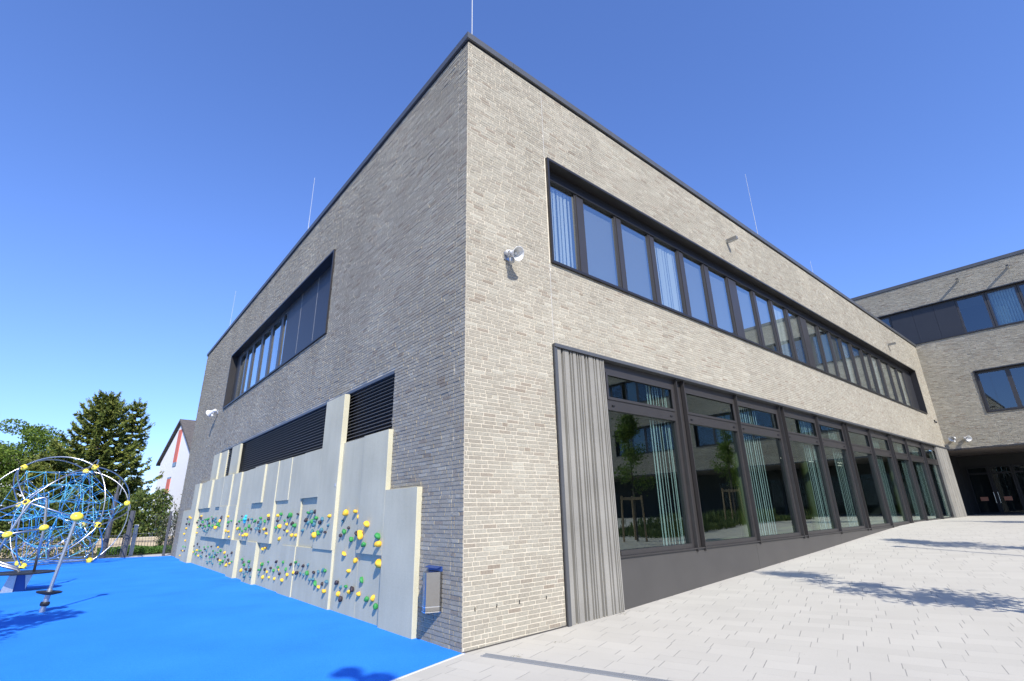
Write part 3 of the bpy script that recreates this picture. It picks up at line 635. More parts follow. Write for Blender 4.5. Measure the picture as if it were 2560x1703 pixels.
HOLDS = """2.18,0.88,yX 2.20,1.15,yL 2.24,1.29,gL 2.27,0.26,gM 2.40,0.36,yM 2.61,0.32,gM 2.69,1.47,yL 2.73,1.14,gM 2.87,0.59,gM 2.88,1.31,yL 2.94,0.38,yM 3.15,0.88,yM 3.16,1.57,yM 3.19,0.43,kM 3.20,1.31,kM 3.31,1.66,yM 3.33,0.37,yM 3.38,1.21,gM 3.43,0.69,yM 3.48,0.43,gS 3.58,1.39,kS 3.64,0.24,kM 3.67,0.95,yM 3.72,1.63,yL 3.72,0.41,bS 3.74,1.33,gM 3.80,0.29,yM 3.87,0.47,kM 3.87,1.51,bS 3.91,1.26,kS 4.27,0.45,bM 4.33,0.30,yM 4.38,1.60,yM 4.39,0.63,gS 4.39,1.43,bS 4.50,1.31,kS 4.50,0.40,kS 4.50,0.63,bS 4.67,0.34,yS 4.69,1.33,bM 4.71,1.55,bM 4.73,0.59,bS 4.83,0.38,gM 4.85,1.29,gM 4.85,1.49,kM 4.97,0.57,kS 4.98,0.44,bM 5.04,1.57,gM 5.07,1.26,yL 5.12,1.45,bM 5.17,0.43,bS 5.32,1.69,kM 5.33,1.51,bM 5.35,0.52,gM 5.36,0.68,bS 5.38,1.29,bM 5.49,1.50,gM 5.54,1.69,bM 5.57,0.48,bS 5.63,0.64,kS 5.70,1.47,bM 5.73,1.68,gM 5.76,0.50,bS 5.84,1.52,kM 5.93,0.65,bS 5.96,0.50,kM 5.99,1.32,bM 6.12,0.69,gS 6.22,0.48,yS 6.30,1.66,kS 6.32,1.22,yM 6.36,0.63,kS 6.42,1.42,gL 6.53,0.42,yS 6.58,1.22,yM 6.59,1.46,kM 6.67,0.52,gS 6.78,1.63,gL 6.86,0.29,yM 6.92,1.30,yS 6.92,0.65,gS 6.98,1.60,kS 7.02,1.44,yM 7.07,0.41,kS 7.17,1.32,kS 7.26,0.47,yS 7.30,1.53,gS 7.37,0.51,gS 7.53,1.12,yM 7.54,0.62,kS 7.56,0.26,yS 7.60,1.67,gM 7.61,1.41,yL 7.67,0.43,gS 7.85,1.52,kM 7.87,1.63,yM 7.90,1.37,gM 7.93,0.47,kS 7.99,0.25,yS 8.24,0.36,yS 8.24,0.58,gS 8.37,1.57,kM 8.45,1.22,yM 8.45,0.40,kS 8.46,1.64,yM 8.51,1.31,kS 8.54,0.22,yM 8.64,0.87,yM 8.71,1.32,yM 8.71,0.50,gM 8.71,1.52,gM 8.80,0.50,yS 8.87,0.85,yM 8.88,0.36,gM 8.93,0.26,bS 9.05,1.49,bM 9.08,1.26,kM 9.12,1.60,gM 9.19,1.33,bM 9.26,1.42,bM 9.32,0.18,bS 9.37,0.33,kM 9.38,1.48,kM 9.50,0.38,bS 9.54,1.32,bM 9.59,0.53,gM 9.65,0.27,bS 9.72,1.52,gM 9.82,0.33,kM 9.84,0.15,bM 10.02,0.23,bS 10.03,1.31,kS 10.05,0.42,gM 10.07,1.57,bM 10.17,0.47,kS 10.24,1.39,gM 10.30,0.24,bS 10.38,1.17,yM 10.42,0.38,gM 10.47,1.55,kS 10.49,0.60,kS 10.59,1.31,gM 10.61,1.18,yM 10.66,0.24,yM 10.74,0.52,gM 10.77,1.58,cL 10.78,1.65,cM 10.80,1.50,cM 10.83,1.14,yM 10.99,1.25,gS 11.23,1.55,gS 11.32,1.15,yS 11.38,1.66,kS 11.42,1.31,gM 11.48,0.42,gS 11.61,0.65,kS 11.63,1.51,gM 11.69,1.30,yM 11.70,0.36,yM 11.88,1.44,kS 11.90,0.45,kM 12.07,0.28,yM 12.24,0.38,gS 12.36,1.07,yS 12.38,1.54,gS 12.40,0.54,kM 12.46,0.30,yM 12.52,1.22,yM 12.58,0.33,kS 12.69,1.49,gM 12.76,1.38,kS 12.84,0.48,gS 12.91,1.66,yM 12.94,1.23,yS 13.00,0.59,yM 13.04,0.33,gM 13.36,0.26,gM 13.45,0.35,yM 13.52,1.62,kM 13.56,0.63,gM 13.64,1.38,gM 13.65,1.54,yM 13.80,0.37,kM 13.83,1.43,gL 13.96,0.56,gS 14.04,0.72,yS 14.12,0.48,kS 14.14,1.33,yL 14.30,1.22,kM 14.31,0.53,bM 14.32,1.62,gM 14.33,1.68,yM 14.36,1.51,gM 14.42,0.41,gS 14.51,0.19,bM 14.60,1.52,bM 14.72,1.36,kM 14.74,0.40,bM 14.74,0.58,gS 14.76,1.60,bM 14.77,0.25,bS 14.93,1.55,bM 15.03,0.24,bS 15.08,0.36,gS 15.10,1.38,gM 15.12,0.71,kS 15.17,1.59,kM 15.18,0.47,bM 15.24,1.53,bM 15.31,0.19,bS 15.33,1.32,bM 15.50,0.21,bS 15.52,1.67,gS 15.65,1.38,gM 15.70,0.67,gS 15.71,0.37,kS 15.72,1.45,kM 15.80,1.23,bM 15.82,0.55,bM 15.96,1.60,gM 15.99,1.44,bM 16.04,1.17,bM 16.05,1.50,bM 16.14,0.58,kS 16.18,1.59,gM 16.32,1.35,gM 16.37,0.64,gS 16.47,0.30,bS 16.48,1.20,bM 16.50,0.45,kS 16.57,1.59,gM 16.68,0.33,bM 16.71,1.38,kM 16.86,0.50,gS 16.87,1.29,bM 16.94,1.49,gM 17.00,1.56,bM 17.16,0.49,gS 17.18,0.31,yM 17.28,1.39,kM 17.29,0.62,kS 17.32,1.69,yM 17.36,1.14,bS 17.45,1.50,gM 17.61,1.33,gM 17.61,0.48,yM 17.75,0.71,kS 17.75,0.35,gS 17.82,1.61,kM 17.85,1.71,yM 18.01,1.33,gM 18.12,1.65,kM 18.17,0.43,gS 18.24,1.09,yM 18.34,1.29,yS 18.35,0.40,yS 18.41,0.61,kS 18.45,1.56,gS 18.59,1.49,kM 19.18,1.65,yM 19.30,1.42,kM 19.32,0.55,gS 19.42,0.41,kS 19.52,1.69,yM 19.54,1.50,gS 19.59,0.79,yS 19.83,0.39,yS 19.84,1.24,yM 19.89,0.55,gS 19.98,1.42,kM 19.99,1.63,kM 20.11,1.04,yM 20.17,0.41,kS 20.28,0.20,yS 20.41,0.89,yM"""
HS = {'S':.029, 'M':.038, 'L':.052, 'X':.075}
hl = []
for t in HOLDS.split():
    y, z, c = t.split(','); hl.append((float(y), float(z), c))
area = sorted(range(len(hl)), key=lambda i: -HS[hl[i][2][1]]/(hl[i][0]+7))
big = set(area[:100])
for i in sorted(big):
    y, z, c = hl[i]; mb = MB(); hold_mesh(mb, y, z, HS[c[1]], i, i % 2)
    o = mb.build('climbing_hold', HM[c[0]], cw); o.data.shade_smooth()
rest = MB(); mats = []; slots = list('ygbkc')
for i in range(len(hl)):
    if i in big: continue
    y, z, c = hl[i]; n0 = len(rest.f); hold_mesh(rest, y, z, HS[c[1]], i, i % 2); mats += [slots.index(c[0])]*(len(rest.f)-n0)
o = rest.build('far_climbing_holds', None, cw, kind='stuff')
for s in slots: o.data.materials.append(HM[s])
o.data.polygons.foreach_set('material_index', np.array(mats, np.int32)); o.data.shade_smooth()
mb = MB(); mb.box(-.12, -.112, 4.22, 4.28, 2.15, 2.21); mb.build('small_plate', M_GREYP, cw)

# ------------------------------------------------------------------ taller wing
wing = empty('taller_wing', (XC, 0, 0), 'taller grey brick wing across the courtyard end with a dark passage beneath it', 'building')
HC = 13.55; ZCB = 4.22; Y0C, Y1C = -34, 12.
hC = [(-33, 9.5, 10.05, 12.16), (-6.9, -2.02, 5.86, 8.06), (-14.0, -8.3, 5.86, 8.06), (-21.5, -15.5, 5.86, 8.06), (-29, -23, 5.86, 8.06), (.0, 20, -1, HB+.2)]
A, o, R = bricks(Y0C, 11, ZCB+.03, HC, hC, [-.9-1.3], 5, .004, .011); brick_mesh('brick_facing', wing, A, o, R, mapC, jit=.003)
mb = MB(); wall_back(mb, Y0C, Y1C, ZCB+.02, HC, hC[:-1]+[(.15, 20, -1, HB)], lambda m, a, b2, c, d: m.box(XC, XC+.15, a, b2, c, d))
mb.box(XC, 60, Y1C, Y1C+.15, 8, HC); mb.box(XC+.15, 60, Y0C, Y0C+.15, ZCB, HC)
mb.build('mortar_wall', M_MORTAR, wing)
mb = MB(); mb.box(XC-.05, XC+.4, Y0C, Y1C+.1, HC+.02, HC+.2); mb.build('coping', M_COPING, wing)
mb = MB(); mb.box(XC-.01, XC+.2, Y0C, Y1C, HC-.001, HC+.03); mb.build('coping_shadow_strip', M_BLACK, wing)  # black paints the shadow band under the wing coping
mb = MB(); mb.box(XC+.4, 60, Y0C, Y1C, HC-.2, HC-.1); mb.build('roof', M_ROOF, wing)
mb = MB(); mb.box(XC-.03, XC+.12, Y0C, .0, ZCB-.06, ZCB+.02); mb.build('soffit_trim', M_FRAME, wing)
mb = MB(); mb.box(XC+.02, 39, Y0C, 6, ZCB-.03, ZCB+.0); mb.build('soffit', M_SOFFIT, wing)
def wingband(y0, y1, z0, z1, parts):
    sb = MB(); sb.box(XC-.055, XC+.3, y0, y1, z0, z0+.05); sb.box(XC-.055, XC+.3, y0, y1, z1-.05, z1); sb.box(XC-.055, XC+.3, y0, y0+.045, z0+.05, z1-.05); sb.box(XC-.055, XC+.3, y1-.045, y1, z0+.05, z1-.05)
    sb.build('window_surround', M_SURR, wing)
    xg = XC+.2
    for (a, c, t) in parts:
        if t == 'p':
            m_ = MB(); m_.box(xg-.08, xg+.02, a+.004, c-.004, z0+.052, z1-.052); m_.build('cladding_panel', M_BLUEPANEL, wing)
        else:
            f_ = MB(); f_.box(xg-.03, xg+.05, a, a+.09, z0+.05, z1-.05); f_.box(xg-.03, xg+.05, c-.09, c, z0+.05, z1-.05)
            f_.box(xg-.03, xg+.05, a+.09, c-.09, z0+.05, z0+.14); f_.box(xg-.03, xg+.05, a+.09, c-.09, z1-.16, z1-.05)
            w_ = f_.build('window', M_FRAME, wing)
            p_ = MB(); p_.quad((xg, a+.09, z0+.14), (xg, a+.09, z1-.16), (xg, c-.09, z1-.16), (xg, c-.09, z0+.14)); p_.build('pane', M_GLASSW, w_)
            if t == 'b':
                m_ = MB(); n = 9
                for k in range(n):
                    cy = a+.12+(k+.5)*(c-a-.24)/n; m_.obox((xg+.2, cy, (z0+z1)/2), (.6,.8,0), (.8,-.6,0), (0,0,1), .06, .002, (z1-z0)/2-.1)
                m_.build('blind', M_BLINDB, w_)
par = [(.78, 2.9, 'w'), (-.28, .76, 'p'), (-1.24, -.28, 'p'), (-2.2, -1.24, 'p')]
y = -2.2; i = 0
while y > -32.5:
    par.append((y-1.22, y, 'wbwwbw'[i % 6])); y -= 1.24; i += 1
    if i % 5 == 4: y -= .3
wingband(-33, 9.5, 10.05, 12.16, par)
for (a, c) in ((-6.9,-2.02),(-14.0,-8.3),(-21.5,-15.5),(-29,-23)):
    n = 4; st = (c-a-.1)/n
    wingband(a, c, 5.86, 8.06, [(a+.05+k*st, a+.05+(k+1)*st, 'wbww'[k] if a < -7 else 'wwww'[k]) for k in range(n)])
mb = MB(); mb.box(XC+3, XC+3.1, Y0C, 9, 5.7, 12.3); mb.box(XC+.5, XC+3, Y0C, 9, 9.9, 10.0); mb.box(XC+.5, XC+3, Y0C, 9, 5.72, 5.8); mb.build('room_interior', M_ROOM, wing)
# recessed entrance under the wing
XE = 36.5
mb = MB(); mb.box(XE, XE+.1, -34, 6, .5, ZCB); mb.box(XC+.1, XE, .6, .7, .5, ZCB); mb.build('passage_wall', M_ROOM, wing)
def px2(u, v, X):
    d = _r*((u-1280)/1240.223)+_u*(-(v-851.5)/1240.223)+_f; t = (X-CAM.x)/d.x; return CAM+d*t
def door(y0, y1, nm='entrance_door'):
    f_ = MB()
    for a, c in ((y0, y0+.09), (y1-.09, y1)): f_.box(XE-.1, XE-.02, a, c, .9, 3.55)
    f_.box(XE-.1, XE-.02, y0+.09, y1-.09, .9, 1.0); f_.box(XE-.1, XE-.02, y0+.09, y1-.09, 3.1, 3.2); f_.box(XE-.1, XE-.02, y0+.09, y1-.09, 3.46, 3.55)
    w_ = f_.build(nm, M_BLACK, wing); p_ = MB(); p_.quad((XE-.05, y0+.09, 1.0), (XE-.05, y0+.09, 3.1), (XE-.05, y1-.09, 3.1), (XE-.05, y1-.09, 1.0)); p_.build('pane', M_GLASSD, w_)
    p_ = MB(); p_.quad((XE-.05, y0+.09, 3.2), (XE-.05, y0+.09, 3.46), (XE-.05, y1-.09, 3.46), (XE-.05, y1-.09, 3.2)); p_.build('pane', M_GLASSD, w_); return w_
y = .35
for k in range(16):
    w_ = door(y-1.0, y)
    if k in (0, 1):
        c_ = MB(); c_.box(XE-.09, XE-.06, y-.62, y-.28, 1.63, 1.85); c_.build('notice', M_REDCARD, w_)
        c_ = MB(); c_.tube([(XE-.16, y-.93 if k == 0 else y-.1, 1.5), (XE-.16, y-.93 if k == 0 else y-.1, 2.1)], .018, 8); c_.build('door_handle', M_STEEL, w_)
    y -= 1.01
# ------------------------------------------------------------------ fittings on the facades
def horn(loc, direction, label, group=None, side='y', s=1.):
    """re-entrant loudspeaker horn with wall bracket; loc = wall point"""
    t = empty('loudspeaker', loc, label, 'loudspeaker', group); L0 = Vector(loc); d = Vector(direction).normalized()
    out = Vector((0,-1,0)) if side == 'y' else Vector((-1,0,0)); up = Vector((0,0,1)); sd_ = out.cross(up)
    c = L0+out*.16*s
    b_ = MB(); b_.obox(L0+out*.012, sd_, up, out, .05*s, .07*s, .012); b_.obox(L0+out*.08*s, sd_, up, out, .012*s, .03*s, .08*s)
    b_.obox(c+sd_*.06*s-up*.03*s, sd_, up, out, .004, .055*s, .02*s); b_.obox(c-sd_*.06*s-up*.03*s, sd_, up, out, .004, .055*s, .02*s); b_.obox(c-up*.085*s, sd_, up, out, .06*s, .004, .02*s)
    b_.build('bracket', M_GALV, t)
    p0 = c-d*.05*s
    h = MB(); prof = [(.0,.045),(.05,.048),(.09,.055),(.14,.072),(.19,.10),(.215,.118),(.222,.122),(.224,.116),(.19,.094),(.14,.066),(.09,.046),(.06,.03)]
    h.lathe(p0, d, [(a*s, r*s) for a, r in prof], 28); smooth_angle(h.build('horn', M_WHITE, t), 50)
    h = MB(); h.lathe(p0, d, [(-.075*s, .001), (-.075*s,.04*s), (-.06*s,.052*s), (.0,.052*s), (.012*s,.045*s)], 24); smooth_angle(h.build('driver', M_WHITE, t))
    h = MB(); h.lathe(p0, d, [(.05*s,.024*s),(.15*s,.02*s),(.165*s,.014*s),(.166*s,.001)], 16); smooth_angle(h.build('inner_cone', M_WHITE, t))
    h = MB(); h.lathe(c-up*.17*s, up, [(0,.001),(0,.042*s),(.07*s,.042*s),(.08*s,.036*s),(.08*s,.001)], 20); smooth_angle(h.build('transformer_box', M_GREYP, t)); return t
horn((.80, 0, 5.66), (.08, -.88, -.42), 'pale grey horn loudspeaker on the sunlit front facade left of the upper window band')
horn((0, 18.6, 5.95), (-.5, .8, -.3), 'white horn loudspeaker on the shaded side facade above the climbing wall', side='x', s=1.25)
horn((XC, -.45, 4.75), (-.95, .25, -.15), 'small horn loudspeaker in the inner corner on the taller wing, left one of the pair', 'horns in the inner corner', side='x', s=1.15)
horn((XC, -.95, 4.7), (-.75, -.6, -.2), 'small horn loudspeaker in the inner corner on the taller wing, right one of the pair', 'horns in the inner corner', side='x', s=1.15)
M_ARM = simple('taupe_metal', (.20,.19,.165), .45, .3)
def arm_lamp(loc, side, label, L=.31):
    t = empty('wall_lamp', loc, label, 'wall lamp', 'box shaped wall lamps'); x, y, z = loc; a = MB()
    if side == 'y':
        a.box(x-.055, x+.055, y-L, y-.0, z-.01, z+.075); a.build('arm', M_ARM, t); a = MB(); a.box(x-.05, x+.05, y-L+.01, y-.02, z-.022, z-.011); a.build('lamp_glass', M_GREYP, t); a = MB(); a.box(x-.06, x+.06, y-.008, y, z-.03, z+.09)
    else:
        a.box(x-L, x, y-.05, y+.05, z, z+.06); a.build('arm', M_BLACK, t); a = MB(); a.box(x-L+.01, x-.02, y-.045, y+.045, z-.012, z-.001); a.build('lamp_glass', M_GREYP, t); a = MB(); a.box(x-.008, x, y-.06, y+.06, z-.03, z+.08)
    a.build('wall_plate', M_GREYP, t)
arm_lamp((9.24, -.012, 8.945), 'y', 'short grey box lamp above the upper window band, nearer one on the sunlit facade')
arm_lamp((24.70, -.012, 8.83), 'y', 'short grey box lamp near the far end of the sunlit facade above the windows')
arm_lamp((XC-.012, -2.64, 13.0), 'x', 'dark box lamp on the taller wing, left one, casting a long diagonal shadow', .40)
arm_lamp((XC-.012, -4.64, 13.0), 'x', 'dark box lamp on the taller wing, right one, near the photo edge', .40)
t = empty('motion_sensor', (29.85, 0, 5.63), 'tiny dark sensor on the sunlit brick below the far end of the upper windows', 'sensor')
a = MB(); a.box(29.80, 29.90, -.05, 0, 5.6, 5.7); a.build('housing', M_BLACK, t); a = MB(); a.ball((29.85, -.07, 5.58), .05); smooth_angle(a.build('lens', M_DARKGLOSS, t))
def rod(x, y, h, label):
    t = empty('lightning_rod', (x, y, 9.9), label, 'lightning rod', 'lightning rods along the roof edge')
    a = MB(); a.tube([(x, y, 9.85), (x, y, 9.9+h*.45), (x, y, 9.9+h*.46), (x, y, 9.9+h)], [.008,.008,.006,.005], 8); a.build('rod', M_GREYP, t)
    a = MB(); a.lathe((x, y, 9.8), (0,0,1), [(0,.001),(0,.09),(.07,.09),(.08,.08),(.08,.001)], 20); smooth_angle(a.build('base_weight', M_GREYP, t))
rod(.22, .20, 3.6, 'thin lightning rod rising from the roof corner at the top of the photo')
rod(.3, 9.86, 3.0, 'thin lightning rod above the side facade, nearer of the two on that edge')
rod(.3, 21.4, 2.9, 'thin lightning rod above the far end of the side facade')
rod(12.5, .3, 3.2, 'thin lightning rod above the sunlit front facade')
rod(17.36, .3, 1.22, 'short lightning rod farthest along the sunlit front roof edge')
# litter bin
t = empty('litter_bin', (-.08, .72, .4), 'stainless steel wall-mounted litter bin at the brick corner beside the climbing wall', 'litter bin')
pts = [(-.012,.55),(-.045,.55),(-.215,.615),(-.222,.635),(-.19,.74),(-.045,.88),(-.012,.88)]
a = MB(); a.poly([(x, y-.08, .41) for x, y in pts], (0,0,.46)); 
a.build('bin_body', M_STEEL, t)
a = MB(); a.poly([(x*1.02-.002, (y-.715)*1.03+.635, .395) for x, y in pts], (0,0,.012)); a.poly([(x*1.02-.002, (y-.715)*1.03+.635, .455) for x, y in pts], (0,0,.01)); a.build('bin_band', simple('polished_steel', (.8,.8,.8), .12, 1.), t)
a = MB(); a.box(-.03, -.0, .47, .80, .875, .935); a.add([(-.03,.47,.935),(-.03,.80,.935),(-.10,.80,.915),(-.10,.47,.915)], [(0,1,2,3)]); a.build('hood', simple('sky_reflection_blue', (.03,.08,.28), .3, .3), t)  # hood blue is the sky reflected in the plate, painted as colour
a = MB(); a.box(-.012, .0, .49, .78, .38, .9); a.build('back_plate', M_GALV, t)
a = MB(); q = Vector((-.12,.555,.68)); a.obox(q, (-.78,.62,0), (.62,.78,0), (0,0,1), .018,.012,.004); a.tube([q, q+Vector((-.01,-.01,-.09))], .004, 6); a.build('lock_key', M_STEEL, t)

# ------------------------------------------------------------------ slot drain
DD = Vector((.29, -.957, 0)).normalized(); DP = Vector((.957, .29, 0)).normalized()
t = empty('drain_grate', (.13, -.27, 0), 'narrow galvanised slot drain grate running through the pale paving from the building corner', 'drain')
o0 = Vector((.12, -.255, 0)); Ld = 5.2; hw = .052
a = MB()
def strip(mb, s, e, off0, off1, z0, z1):
    P = [o0+DD*s+DP*off0, o0+DD*e+DP*off0, o0+DD*e+DP*off1, o0+DD*s+DP*off1]
    mb.poly([(q.x, q.y, zg(q.x)+z0) for q in P], (0,0,z1-z0))
strip(a, 0, Ld, -hw, -hw+.006, .001, .012); strip(a, 0, Ld, hw-.006, hw, .001, .012); strip(a, 0, Ld, -.003, .003, .001, .010)
a.build('frame', simple('drain_zinc', (.24,.25,.26), .5, .1), t)
a = MB(); s = .01
while s < Ld: strip(a, s, s+.012, -hw+.006, hw-.006, .001, .009); s += .026
a.build('bars', simple('drain_zinc', (.24,.25,.26), .5, .1), t)
a = MB(); strip(a, 0, Ld, -hw, hw, .0005, .0012); a.build('channel', simple('drain_channel', (.10,.10,.105), .7), t)

# ------------------------------------------------------------------ climbing dome
s_ = 2.39832; th = 1.15119; cx, cy = -4.43505, 22.66274; zc0 = .03
W_ = np.array([[.57735,0,.75576],[-.93417,0,.17841],[.93417,0,-.17841],[-.57735,0,-.75576],[-.28868,.5,.75576],[.28868,.5,-.75576],[-.28868,-.5,.75576],[.28868,-.5,-.75576],[.46709,.80902,.17841],[-.46709,.80902,-.17841],[.46709,-.80902,.17841],[-.46709,-.80902,-.17841]])*s_
Rm = np.array([[math.cos(th),-math.sin(th),0],[math.sin(th),math.cos(th),0],[0,0,1]])
Q = W_@Rm.T; DC = Vector((cx, cy, zc0-Q[:,2].min()+.06)); NV = [DC+Vector(q) for q in Q]; RD = Vector(Q[0]).length
dome = empty('climbing_dome', (cx, cy, 0), 'steel tube climbing dome with yellow node balls and blue rope net on the play surface', 'climbing frame')
E_ = [(i, j) for i in range(12) for j in range(i) if abs((NV[i]-NV[j]).length-s_) < .05]
for (i, j) in E_:
    a0, b0 = NV[i]-DC, NV[j]-DC; pts = []
    both_low = NV[i].z < .3 and NV[j].z < .3
    for k in range(17):
        f = k/16; v = a0.lerp(b0, f); v2 = v.normalized()*RD*1.015; q = v.lerp(v2, 1.18); q = DC+q
        if both_low: q = DC+v+Vector((v.x, v.y, 0)).normalized()*.0
        q.z = max(q.z, .07); pts.append(q)
    a = MB(); a.tube(pts, .024, 10); a.build('steel_tube', M_TUBE, dome, smooth=True)
for i in range(12):
    d = (NV[i]-DC).normalized(); a = MB(); r = .135
    prof = [(-.105,.045),(-.09,.08),(-.05,.108),(0,.12),(.055,.11),(.09,.088),(.105,.07),(.095,.06)]
    a.lathe(NV[i], d, prof, 20); n_ = a.build('node_ball', M_YEL, dome, smooth=True)
    a = MB(); a.lathe(NV[i], d, [(.095,.001),(.095,.064)], 16); a.lathe(NV[i], -d, [(.118,.001),(.119,.05)], 12); a.build('node_hole', M_RUBBER, n_)
# rope net: star ropes from every node to an inner shell, rings between
rp = MB(); rp2 = MB(); jt = MB(); R = random.Random(3)
inner = []
for i in range(12):
    d = (NV[i]-DC).normalized(); nb = [j for (a, b2) in E_ for j in ((b2,) if a == i else (a,) if b2 == i else ())]
    hub = NV[i]-d*.26; base = NV[i]-d*.14; ring = []
    for j in nb:
        dj = ((NV[j]-DC).normalized()*.42+d).normalized(); q = DC+dj*RD*.80+Vector((R.uniform(-.05,.05), R.uniform(-.05,.05), R.uniform(-.05,.05)))
        q2 = DC+((NV[j]-DC).normalized()*.30+d).normalized()*RD*.58+Vector((R.uniform(-.07,.07), R.uniform(-.07,.07), R.uniform(-.07,.07)))
        qh = base+((NV[j]-DC).normalized())*.07-d*.12
        q.z = max(q.z, .14); q2.z = max(q2.z, .2); ring.append((q, q2, qh))
    inner.append(ring)
    m_ = len(ring); order = sorted(range(m_), key=lambda k: math.atan2((ring[k][0]-NV[i]).dot(d.orthogonal()), (ring[k][0]-NV[i]).dot(d.cross(d.orthogonal()))))
    for k in range(m_):
        q, q2, qh = ring[order[k]]; r_, r2_, rh = ring[order[(k+1) % m_]]
        for (p_, e_) in ((base, qh), (qh, q), (q, r_), (qh, rh), (q, q2), (q2, r2_)):
            (rp if R.random() < .6 else rp2).tube([p_, (p_+e_)/2+Vector((0,0,-.02)), e_], .0085, 5)
        for p_ in (q, q2, qh): jt.ball(p_, .016, n=6, m=4)
for (i, j) in E_:
    qa = min(inner[i], key=lambda t_: (t_[0]-NV[j]).length); qb = min(inner[j], key=lambda t_: (t_[0]-NV[i]).length)
    rp.tube([qa[0], qb[0]], .0085, 5); rp2.tube([qa[1], qb[1]], .0085, 5)
    mid = (qa[0]+qb[0])/2; m2_ = (qa[1]+qb[1])/2; rp.tube([mid, m2_], .008, 5); jt.ball(mid, .016, n=6, m=4)
core = [DC+Vector((x*.55, y*.55, z*.5))+Vector((R.uniform(-.1,.1), R.uniform(-.1,.1), R.uniform(-.1,.1))) for x in (-1,0,1) for y in (-1,0,1) for z in (-1,0,1)]
for i in range(len(core)):
    for j in range(i):
        if (core[i]-core[j]).length < .68: (rp if R.random() < .7 else rp2).tube([core[i], core[j]], .0085, 5)
    jt.ball(core[i], .016, n=6, m=4)
    near = sorted([t_[1] for r_ in inner for t_ in r_], key=lambda p_: (p_-core[i]).length)[:3]
    for p_ in near: (rp if R.random() < .6 else rp2).tube([core[i], p_], .0085, 5)
al = MB(); mi = []
for k_, q_ in enumerate((rp, rp2, jt)):
    al.add(np.concatenate(q_.v), q_.f); mi += [k_]*len(q_.f)
o = al.build('rope_net', M_ROPE, dome); o.data.materials.append(M_ROPEL); o.data.materials.append(M_JOINT); o.data.polygons.foreach_set('material_index', np.array(mi, np.int32))

# standing spinner with foot dish
t = empty('standing_spinner', (-4.04, 8.12, 0), 'leaning steel spinner pole with black foot dish and yellow hand ball on the blue surface', 'play pole')
b0 = Vector((-4.04, 8.12, -.02)); e0 = Vector((-3.87, 8.14, 1.70)); ax = (e0-b0).normalized()
a = MB(); a.tube([b0, b0+ax*.42], .045, 16); smooth_angle(a.build('base_tube', M_GALV, t))
a = MB(); a.tube([b0+ax*.36, e0], .031, 14); smooth_angle(a.build('pole', M_TUBE, t))
a = MB(); a.lathe(b0+ax*.32, ax, [(0,.05),(.0,.08),(.03,.19),(.055,.2),(.062,.185),(.05,.16),(.045,.05)], 28); smooth_angle(a.build('foot_dish', M_RUBBER, t))
a = MB(); a.lathe(b0+ax*.13, ax, [(0,.05),(0,.066),(.02,.073),(.05,.073),(.07,.066),(.07,.05)], 24); smooth_angle(a.build('rubber_collar', M_RUBBER, t))
a = MB(); pr = [(-.088*math.cos(math.pi*k/12), max(.001, .108*math.sin(math.pi*k/12))) for k in range(13)]; a.lathe(e0, (ax+Vector((.12,-.2,0))).normalized(), pr, 28); smooth_angle(a.build('hand_ball', M_YEL, t), 80)
# seesaw carousel with bent handle tubes
t = empty('platform_spinner', (-4.65, 12.6, 0), 'low black platform roundabout with bent steel handle tubes and two yellow balls', 'roundabout')
a = MB(); a.lathe((-4.62, 12.75, .40), (0.02,0,1), [(0,.001),(0,.3),(.01,.62),(.03,.63),(.045,.6),(.045,.001)], 36); a.build('platform', M_RUBBER, t)
a = MB(); a.poly([(-4.95,12.6,.0),(-4.72,12.6,.0),(-4.72,12.6,.38),(-4.86,12.6,.38)], (0,.03,0)); a.poly([(-4.5,12.6,.05),(-4.42,12.6,.38),(-4.56,12.6,.38)], (0,.03,0)); a.build('support_leg', M_GALV, t)
a = MB(); a.box(-4.85, -4.48, 12.66, 12.72, .0, .38); a.build('support_plate', simple('blue_steel', (.02,.08,.3), .4, .3), t)
def bend(pts, r=.028):
    a = MB(); P = [Vector(p) for p in pts]; out = [P[0]]
    for i in range(1, len(P)-1):
        u_, v_ = (P[i-1]-P[i]), (P[i+1]-P[i]); c_ = min(.12, u_.length/2.2, v_.length/2.2); p0 = P[i]+u_.normalized()*c_; p1 = P[i]+v_.normalized()*c_
        for k in range(7): f = k/6; out.append(p0.lerp(P[i], f).lerp(P[i].lerp(p1, f), f))
    out.append(P[-1]); a.tube(out, r, 12); return a.build('handle_tube', M_TUBE, t, smooth=True)
bend([(-4.42,12.59,.42), (-4.45,12.58,1.48), (-4.55,12.58,2.25), (-4.83,12.57,2.15), (-4.96,12.56,1.78), (-5.08,12.56,1.38), (-5.3,12.7,.5)])
bend([(-4.45,12.58,1.46), (-5.10,12.55,1.35), (-5.5,12.6,1.5)]); bend([(-4.69,12.58,.43), (-4.72,12.58,.5), (-5.5,12.56,.80)]); bend([(-4.69,12.62,.44), (-4.75,12.6,.56), (-5.5,12.56,.88)])
for c_ in ((-4.45,12.57,1.48), (-5.10,12.55,1.34)):
    a = MB(); a.lathe(c_, (1,.1,.12), [(-.10*math.cos(math.pi*k/10), max(.001, .078*math.sin(math.pi*k/10))) for k in range(11)], 20); smooth_angle(a.build('hand_ball', M_YEL, t), 80)

